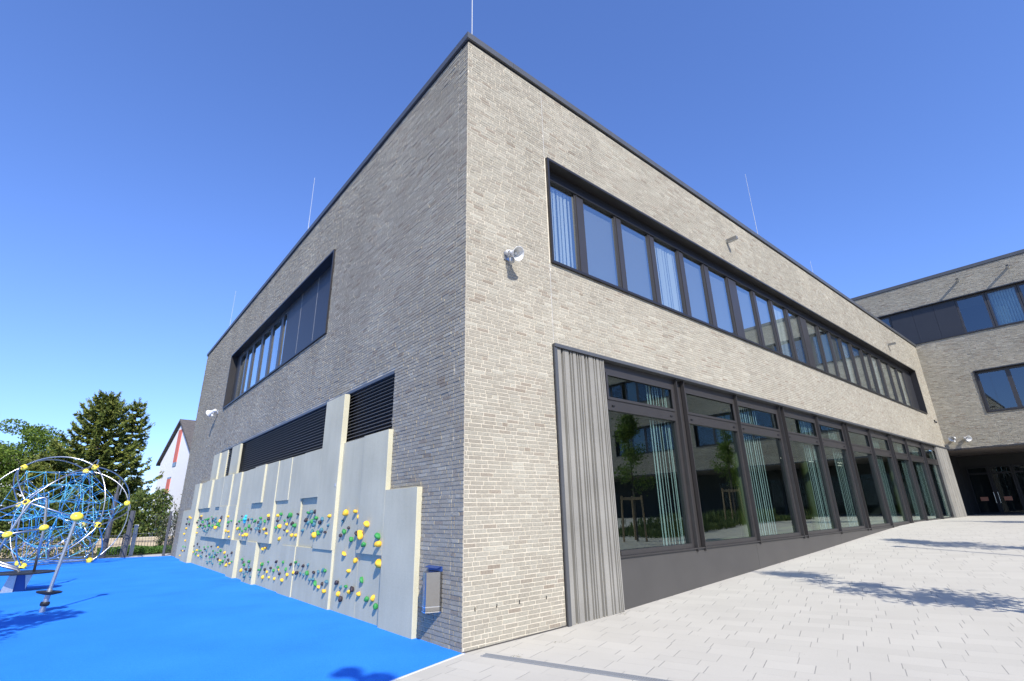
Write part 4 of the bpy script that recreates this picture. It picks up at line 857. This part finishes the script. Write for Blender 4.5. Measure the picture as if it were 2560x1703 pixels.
# ------------------------------------------------------------------ fences and posts at the back
def post(x, y, h, w, label, flange=False):
    t = empty('fence_post', (x, y, 0), label, 'post'); a = MB(); a.box(x-w/2, x+w/2, y-w/2, y+w/2, 0, h); a.build('shaft', M_ANTH, t)
    a = MB(); a.box(x-w/2-.005, x+w/2+.005, y-w/2-.005, y+w/2+.005, h, h+.012); a.build('cap', M_ANTH, t)
    if flange: a = MB(); a.box(x+w/2, x+w/2+.06, y-.01, y+.03, 0, h); a.build('gate_stop', M_ANTH, t)
post(-1.80, 25.1, 2.05, .14, 'anthracite square gate post on the back edge of the blue surface', True)
post(-.30, 24.5, 1.98, .09, 'slim anthracite fence post close to the far building corner')
t = empty('lamp_mast', (-2.52, 25.6, 0), 'round anthracite mast behind the rope dome with a stepped slimmer top', 'mast')
a = MB(); a.tube([(-2.52,25.6,0),(-2.52,25.6,2.85)], [.115,.095], 16); smooth_angle(a.build('lower_mast', M_ANTH, t)); a = MB(); a.tube([(-2.52,25.6,2.85),(-2.52,25.6,3.5)], .05, 12); smooth_angle(a.build('upper_mast', M_ANTH, t))
a = MB(); a.tube([(-2.4,25.6,2.8),(-2.38,25.6,3.35)], .02, 8); a.build('conduit', M_GALV, t)
t = empty('intercom_pillar', (-1.42, 26.0, 0), 'grey intercom pillar behind the gate post', 'intercom')
a = MB(); a.box(-1.52,-1.36,25.95,26.1,0,1.42); a.build('pillar', M_GREYP, t); a = MB(); a.box(-1.49,-1.39,25.935,25.95,1.0,1.3); a.build('button_plate', M_STEEL, t)
def barfence(x0, x1, y0, y1, h, label, step=.12, nm='bar_fence', posts=2.4):
    t = empty(nm, (x0, y0, 0), label, 'fence'); L = math.hypot(x1-x0, y1-y0); a = MB(); n = int(L/step)
    for k in range(n+1):
        f = k/n; a.tube([(x0+(x1-x0)*f, y0+(y1-y0)*f, .06), (x0+(x1-x0)*f, y0+(y1-y0)*f, h)], .007, 5)
    a.build('bars', M_ANTH, t)
    n = max(1, int(L/posts))
    for k in range(n+1):
        f = k/n; a = MB(); xx, yy = x0+(x1-x0)*f, y0+(y1-y0)*f; a.box(xx-.03, xx+.03, yy-.03, yy+.03, 0, h+.03); a.build('post', M_ANTH, t)
    for zz in (.1, h-.05, h*.55):
        a = MB(); a.tube([(x0, y0, zz), (x1, y1, zz)], .012, 6); a.build('rail', M_ANTH, t)
    return t
barfence(-9.5, -1.9, 28.6, 25.3, 1.0, 'low dark bar fence along the back of the play surface left of the gate post')
barfence(-.26, 1.6, 24.55, 24.9, 1.8, 'tall fine mesh fence between the slim post and the building corner', .06, 'mesh_fence', 3)
barfence(-1.2, 4.0, 31.2, 31.0, .95, 'low dark mesh fence in front of the sandstone wall', .14)
t = MB(); t.box(-9, 6, 31.7, 31.95, -.1, .70); tag(t.build('garden_wall', M_BLOCK), 'low sandstone block garden wall behind the fence', 'wall')
# white house with gable
hs = empty('white_house', (3.5, 55, 0), 'white rendered gable house with salmon red window strips and a dark tiled roof', 'house')
gl = Vector((1.46, 52.3, 0)); gr = Vector((2.55, 42.3, 0)); gp = (gl+gr)/2; e1 = Vector((.995, .108, 0)).normalized()
hE, hR = 6.75, 9.92
a = MB(); P = [(gl.x, gl.y, 0), (gr.x, gr.y, 0), (gr.x, gr.y, hE), (gp.x, gp.y, hR), (gl.x, gl.y, hE)]; a.poly(P, tuple(e1*12)); a.build('wall', M_WHITEWALL, hs)
a = MB()
for (A0, B0) in ((gl, gp), (gr, gp)):
    z0_, z1_ = hE, hR; dr = (A0-B0).normalized(); A1 = A0+dr*.5; zA = z0_-(z1_-z0_)*.5/((A0-B0).length)
    c0 = Vector((A1.x, A1.y, zA+.02))-e1*.25; c1 = Vector((B0.x, B0.y, z1_+.02))-e1*.25
    a.add([tuple(c0), tuple(c1), tuple(c1+e1*12.5), tuple(c0+e1*12.5), tuple(c0+Vector((0,0,.2))), tuple(c1+Vector((0,0,.2))), tuple(c1+e1*12.5+Vector((0,0,.2))), tuple(c0+e1*12.5+Vector((0,0,.2)))], [(0,1,2,3),(7,6,5,4),(0,4,5,1),(3,2,6,7),(0,3,7,4),(1,5,6,2)])
a.build('roof', M_TILE, hs)
gd = (gr-gl).normalized(); nrm = -e1
def strip_win(f, z0_, z1_, red, w=.55):
    c = gl+(gr-gl)*f
    a = MB(); a.obox(c+nrm*.02+Vector((0,0,(z0_+z1_)/2)), gd, nrm, (0,0,1), w, .02, (z1_-z0_)/2)
    return a.build('red_panel' if red else 'dark_strip', M_RED if red else M_DARKGLOSS, hs)
strip_win(.50, 6.35, 9.2, True); strip_win(.50, 6.0, 6.35, False, .5); strip_win(.42, 3.75, 5.0, True); strip_win(.42, 5.0, 5.15, False); strip_win(.42, 3.4, 3.75, False, .5); strip_win(.36, 1.5, 2.8, True); strip_win(.36, 1.2, 1.5, False, .5)  # dark strips below the red panels paint their underside shadows
# pale building far left
t = empty('far_house', (-9.5, 62, 0), 'small pale house glimpsed through the trees at the left photo edge', 'house')
a = MB(); a.box(-14, -6.6, 60, 68, 0, 6.2); a.build('wall', M_WHITEWALL, t); a = MB(); a.poly([(-14.4,59.6,6.2),(-6.2,59.6,6.2),(-10.3,59.6,8.6)], (0,9,0)); a.build('roof', M_TILE, t)

# ------------------------------------------------------------------ vegetation
def tri_mesh(name, C_, U, Vv, mat, parent=None, quad=True, **kw):
    """leaves: centre, half-axis U (length), half-axis V (width)"""
    n = len(C_); P = np.stack([C_-U, C_+Vv, C_+U, C_-Vv], 1).reshape(-1, 3)
    if parent is not None: P = P-np.array(ORG[parent.name])
    me = bpy.data.meshes.new(name); me.vertices.add(len(P)); me.vertices.foreach_set('co', P.ravel()); f = np.arange(4*n, dtype=np.int32)
    me.loops.add(4*n); me.loops.foreach_set('vertex_index', f); me.polygons.add(n); me.polygons.foreach_set('loop_start', np.arange(0, 4*n, 4, dtype=np.int32)); me.polygons.foreach_set('loop_total', np.full(n, 4, np.int32))
    me.polygons.foreach_set('use_smooth', np.zeros(n, bool)); me.update(calc_edges=True); me.materials.append(mat); o = link(bpy.data.objects.new(name, me))
    if parent is not None: o.parent = parent; ORG[o.name] = ORG[parent.name]
    tag(o, **kw); return o
def unit(n, R):
    v = R.normal(size=(n, 3)); return v/np.linalg.norm(v, axis=1)[:, None]
def spruce(x, y, H, Rm_, label, seed, lean=0., dens=1., name='spruce_tree', pw=.62, gap=1.):
    R = np.random.default_rng(seed); t = empty(name, (x, y, 0), label, 'tree', 'trees beyond the fence')
    tr = MB(); tr.tube([(x, y, 0), (x+lean*.5, y, H*.5), (x+lean, y, H*.98)], [.22, .13, .02], 10)
    Cs, Us, Vs = [], [], []; z = .5
    while z < H-.25:
        f = z/H; Lb = Rm_*(1-f)**pw; nb = max(4, int(6*dens)); a0 = R.uniform(0, 6.28)
        for k in range(nb):
            a = a0+k*6.283/nb+R.uniform(-.35,.35); L = Lb*R.uniform(.5, 1.28); d = np.array([math.cos(a), math.sin(a), 0]); side = np.array([-d[1], d[0], 0])
            p0 = np.array([x+lean*f, y, z]); nseg = max(3, int(L/.28)); up = .18 if f > .75 else -.10
            pts = []
            for s in range(nseg+1):
                q = s/nseg; pts.append(p0+d*L*q+np.array([0,0, up*L*q - .42*L*q*(1-q) + .26*L*q**3]))
            if k % 2 == 0: tr.tube([tuple(p) for p in pts[::2]], .018, 4, False)
            n = int(64*L*dens)+12; q = R.uniform(.12, 1.02, n)**.8; idx = np.clip((q*nseg).astype(int), 0, nseg-1); fr_ = q*nseg-idx
            P = np.array(pts); c = P[idx]+(P[idx+1]-P[idx])*fr_[:, None]
            wd = .24*L*(1.08-q)+.06; sgn = R.uniform(-1, 1, n)
            c = c+side*(sgn*wd)[:, None]; c[:, 2] += -.10*np.abs(sgn)*L*.4+R.normal(0, .035, n)
            u = d*R.uniform(.4, 1, n)[:, None]+side*(sgn*.9)[:, None]+np.stack([R.normal(0,.15,n), R.normal(0,.15,n), R.uniform(-.75, .25, n)], 1)
            u /= np.linalg.norm(u, axis=1)[:, None]; v = np.cross(u, unit(n, R)); v /= np.linalg.norm(v, axis=1)[:, None]
            sz = R.uniform(.09, .20, n); Cs.append(c); Us.append(u*sz[:, None]); Vs.append(v*(sz*.36)[:, None])
            ne = 9; ce = pts[-1]+d*R.uniform(-.15,.12,ne)[:, None]+np.stack([R.normal(0,.05,ne), R.normal(0,.05,ne), R.uniform(-.02,.2,ne)], 1); ue = np.tile(d*.6+np.array([0,0,.8]), (ne,1))+R.normal(0,.25,(ne,3)); ue /= np.linalg.norm(ue, axis=1)[:, None]; ve = np.cross(ue, unit(ne, R)); ve /= np.linalg.norm(ve, axis=1)[:, None]
            Cs.append(ce); Us.append(ue*.13); Vs.append(ve*.03)
        z += gap*R.uniform(.22, .34)*(1 if f < .7 else .8)
    _ = 0
    n = 60; c = np.array([x+lean, y, H-.35])+np.stack([R.normal(0,.05,n), R.normal(0,.05,n), R.uniform(-.3,.45,n)], 1); u = unit(n, R)*.09; u[:, 2] = np.abs(u[:, 2])+.03; v = unit(n, R)*.02; Cs.append(c); Us.append(u); Vs.append(v)
    tr.build('trunk', M_BARK, t); tri_mesh('crown', np.concatenate(Cs), np.concatenate(Us), np.concatenate(Vs), M_SPR, t); return t
def broad(x, y, H, rad, label, seed, mat=None, z0=None, n=9000, name='broadleaf_tree', lsz=.12, group='trees beyond the fence', nl=26, asp=1., parentless=False):
    R = np.random.default_rng(seed); t = empty(name, (x, y, 0), label, 'tree', group); mat = mat or M_DEC
    z0 = H*.35 if z0 is None else z0; tr = MB(); tr.tube([(x, y, 0), (x, y, z0), (x, y, H*.8)], [.02*H+.02, .016*H+.015, .01], 8)
    cz = (H+z0)/2; hz = (H-z0)/2; cl = []
    for k in range(nl):
        v = unit(1, R)[0]; q = R.uniform(.35, .95); c = np.array([x, y, cz])+v*np.array([rad, rad, hz])*q; cl.append((c, R.uniform(.22, .42)*min(rad, hz)))
        tr.tube([(x, y, z0+(c[2]-z0)*.4), tuple((c+np.array([x, y, c[2]-.2]))/2), tuple(c)], [.03, .02, .008], 5, False)
    per = n//nl; Cs = []
    for c, r in cl:
        v = unit(per, R)*(R.uniform(.25, 1, per)**.5*r)[:, None]*np.array([1.15, 1.15, .75]); Cs.append(c+v)
    Cs = np.concatenate(Cs); m_ = len(Cs); u = unit(m_, R); v = np.cross(u, unit(m_, R)); v /= np.linalg.norm(v, axis=1)[:, None]+1e-6; s = R.uniform(.6, 1.1, m_)*lsz*.5
    tr.build('trunk', M_BARK, t); tri_mesh('crown', Cs, u*s[:, None], v*(s*.6)[:, None], mat, t); return t
spruce(-3.55, 39, 10.2, 3.3, 'large dark green spruce with a pointed top behind the climbing dome', 11, dens=1.2, pw=.55, gap=1.15)
spruce(-1.75, 40.5, 10.3, 3.1, 'dark spruce with loose tiered branches next to the white house', 12, dens=.95, pw=.72, gap=1.65)
spruce(-5.9, 41, 6.0, 2.4, 'lower broad spruce on the left flank of the large one', 13, dens=1.3, pw=.5)
spruce(-11.2, 46, 7.2, 1.5, 'small dark spruce top at the left photo edge', 14, dens=.9)
broad(-7.6, 47, 8.9, 3.0, 'light green broadleaf tree left of the large spruce', 15, n=16000, lsz=.2, nl=40)
broad(-12.0, 47, 6.0, 2.6, 'low green broadleaf tree at the left photo edge behind the dome', 16, n=9000, lsz=.18, nl=26)
broad(-1.3, 42, 5.0, 1.4, 'olive green bushy tree in front of the white house edge', 17, mat=M_HEDGE, z0=.4, n=9000, lsz=.16, nl=30)
def hedge(x0, x1, y0, y1, h, n, seed, name, label, mat=M_HEDGE, lsz=.12, cat='hedge'):
    R = np.random.default_rng(seed); c = np.stack([R.uniform(x0, x1, n), R.uniform(y0, y1, n), R.uniform(0, 1, n)**.75], 1)
    hh = h*(1+.16*np.sin(c[:,0]*1.7+seed)+.1*np.sin(c[:,0]*4.3)); c[:, 2] *= hh; c[:, 1] -= 0
    u = unit(n, R); v = np.cross(u, unit(n, R)); v /= np.linalg.norm(v, axis=1)[:, None]+1e-6; s = R.uniform(.6, 1.2, n)*lsz*.5
    return tri_mesh(name, c, u*s[:, None], v*(s*.6)[:, None], mat, None, label=label, cat=cat)
hedge(-14, .8, 33.2, 36.2, 3.0, 26000, 21, 'hedge', 'tall dense evergreen hedge behind the dome and fence', lsz=.19)
hedge(-14, -2.7, 29.3, 30.6, 1.1, 9000, 22, 'shrub_row', 'low dark shrub row behind the bar fence under the dome', lsz=.13, cat='shrubs')
o = hedge(-2.6, 4.5, 27.2, 30.6, .28, 16000, 23, 'grass', None, M_GRASS, .10, None); o['kind'] = 'stuff'
if 'category' in o: del o['category']
def climber(x, y, h, label, seed, n=260):
    R = np.random.default_rng(seed); t = empty('climbing_shrub', (x, y, 0), label, 'shrub', 'young leafy shrubs by the fence'); tr = MB(); Cs = []
    for k in range(4):
        px_, py_ = x+R.uniform(-.15,.15), y; pts = [(px_, py_, 0)]
        for s in range(6): px_ += R.uniform(-.16,.16); pts.append((px_, py_+R.uniform(-.05,.05), h*(s+1)/6*R.uniform(.8,1.0) if k else h*(s+1)/6))
        tr.tube(pts, .010, 5, False); P = np.array(pts); i = R.integers(0, 6, n//4); f = R.uniform(0, 1, n//4); Cs.append(P[i]+(P[i+1]-P[i])*f[:, None]+R.normal(0, .08, (n//4, 3)))
    Cs = np.concatenate(Cs); m_ = len(Cs); u = unit(m_, R); v = np.cross(u, unit(m_, R)); v /= np.linalg.norm(v, axis=1)[:, None]; s = R.uniform(.03, .06, m_)
    tr.build('stem', M_BARK, t); tri_mesh('foliage', Cs, u*s[:, None], v*(s*.7)[:, None], M_VINE, t)
climber(.05, 30.2, 1.9, 'bushy climbing shrub directly behind the fence left of the slim post', 31, 700)
climber(.45, 29.8, 2.3, 'thin tall climbing shrub with sparse leaves in front of the white house', 32, 320)
climber(.95, 30.0, 1.7, 'second thin climbing shrub in front of the white house', 33, 260)
climber(.28, 25.4, 2.9, 'dark leafed climber at the far corner of the brick building', 34, 420)
climber(1.1, 28.5, 1.4, 'small leafy shrub near the building corner behind the mesh fence', 35, 260)

# ---- trees outside the frame whose shadows and reflections are seen
def young(x, y, H, label, seed, rad=1.0, n=3600, stakes=True, nl=26, lsz=.11):
    R = np.random.default_rng(seed); zb = zg(x); t = empty('young_tree', (x, y, zb), label, 'tree', 'young staked courtyard trees'); tr = MB()
    tr.tube([(x, y, zb-.02), (x+.04, y, zb+H*.45), (x, y, zb+H*.97)], [.04, .03, .008], 8); Cs = []
    for k in range(nl):
        h = R.uniform(.34, .98); a = R.uniform(0, 6.28); L = rad*(1.05-h)**.5*R.uniform(.6, 1.25); p0 = np.array([x, y, zb+H*h*.92]); d = np.array([math.cos(a), math.sin(a), R.uniform(.35, .9)]); d /= np.linalg.norm(d); e = p0+d*L
        tr.tube([tuple(p0), tuple(e)], [.012, .004], 5, False); m_ = n//nl; q = R.uniform(.25, 1.05, m_); Cs.append(p0+d*(L*q)[:, None]+R.normal(0, .11, (m_, 3)))
    Cs = np.concatenate(Cs); m_ = len(Cs); u = unit(m_, R); v = np.cross(u, unit(m_, R)); v /= np.linalg.norm(v, axis=1)[:, None]; s = R.uniform(.6, 1.1, m_)*lsz*.5
    tr.build('trunk', M_BARK, t); tri_mesh('crown', Cs, u*s[:, None], v*(s*.6)[:, None], M_DEC, t)
    if stakes:
        st = empty('tree_stakes', (x, y, zb), 'wooden stake frame around the '+label.split(' with ')[0], 'tree stakes', 'stake frames of the courtyard trees')
        for dx, dy in ((-.35,-.35),(.35,-.35),(0,.4)): a = MB(); a.tube([(x+dx, y+dy, zb-.05), (x+dx*.9, y+dy*.9, zb+1.6)], .035, 8); a.build('stake', M_WOOD, st)
        for p_, q_ in (((-.33,-.33),(.33,-.33)), ((.33,-.33),(0,.37)), ((0,.37),(-.33,-.33))):
            a = MB(); a.obox((x+(p_[0]+q_[0])/2, y+(p_[1]+q_[1])/2, zb+1.5), Vector((q_[0]-p_[0], q_[1]-p_[1], 0)).normalized(), Vector((-(q_[1]-p_[1]), q_[0]-p_[0], 0)).normalized(), (0,0,1), .36, .012, .05); a.build('crossbar', M_WOOD, st)
young(5.3, -6.35, 5.4, 'young courtyard tree nearest the camera with loose crown', 41, .95)
young(12.2, -6.2, 5.0, 'young courtyard tree in the middle of the row with loose crown', 42, .95)
young(20.2, -6.4, 5.2, 'young courtyard tree farthest along the row with loose crown', 43, 1.0)
broad(-7.15, 2.3, 5.6, 1.45, 'tree beside the play surface outside the left photo edge', 44, n=5200, lsz=.15, nl=30, z0=2.0, group='trees around the viewpoint', name='playground_tree')
broad(-4.85, -9.0, 8.5, .5, 'tall tree behind the viewpoint shading the corner of the blue surface', 45, n=3600, lsz=.13, nl=22, z0=4.2, group='trees around the viewpoint', name='playground_tree')
broad(-22, -14, 13, 5.0, 'large tree across the playground reflected in the taller wing', 46, n=14000, lsz=.3, nl=40, z0=4, group='trees around the viewpoint', name='playground_tree')
t = empty('light_pole', (10.9, -6.3, zg(10.9)), 'slim courtyard light pole outside the right photo edge', 'light pole')
a = MB(); a.tube([(10.9,-6.3,zg(10.9)),(10.9,-6.3,zg(10.9)+4.2)], .035, 12); a.build('pole', M_ANTH, t); a = MB(); a.lathe((10.9,-6.3,zg(10.9)+4.2), (0,0,1), [(0,.001),(0,.10),(.12,.12),(.14,.001)], 20); a.build('lamp_head', M_ANTH, t)
# planting bed reflected in the glass
R = np.random.default_rng(50); n = 14000; c = np.stack([R.uniform(13.2, 27, n), R.uniform(-9.5, -5.4, n), R.uniform(0, 1, n)], 1); hh = .12+.38*(np.sin(c[:,0]*2.1)+np.sin(c[:,1]*3.3+c[:,0]) > .6); c[:,2] = c[:,2]*hh+np.interp(c[:,0], ZX, ZZ)+.02
u = unit(n, R)*.05; u[:,2] = .14; v = unit(n, R)*.02; o = tri_mesh('bed_plants', c, u, v, M_HEDGE, None, kind='stuff')
# dry leaves by the wall
R = np.random.default_rng(51); n = 70; cl = np.array([(.35,-.62),(2.95,-.12),(3.25,-.2),(1.1,-.5),(4.1,-.25)]); k = R.choice(5, n, p=[.35,.3,.15,.1,.1]); xy = cl[k]+R.normal(0, .035, (n,2)); c = np.stack([xy[:,0], xy[:,1], np.interp(xy[:,0], ZX, ZZ)+.008], 1); u = unit(n, R)*.014; u[:,2] *= .3; v = unit(n, R)*.006; v[:,2] *= .3
M_DRY = leaf_mat('dry_leaves', (.12,.09,.04), (.10,.11,.04), (.2,.15,.08), 0.); tri_mesh('dry_leaves', c, u, v, M_DRY, None, kind='stuff')
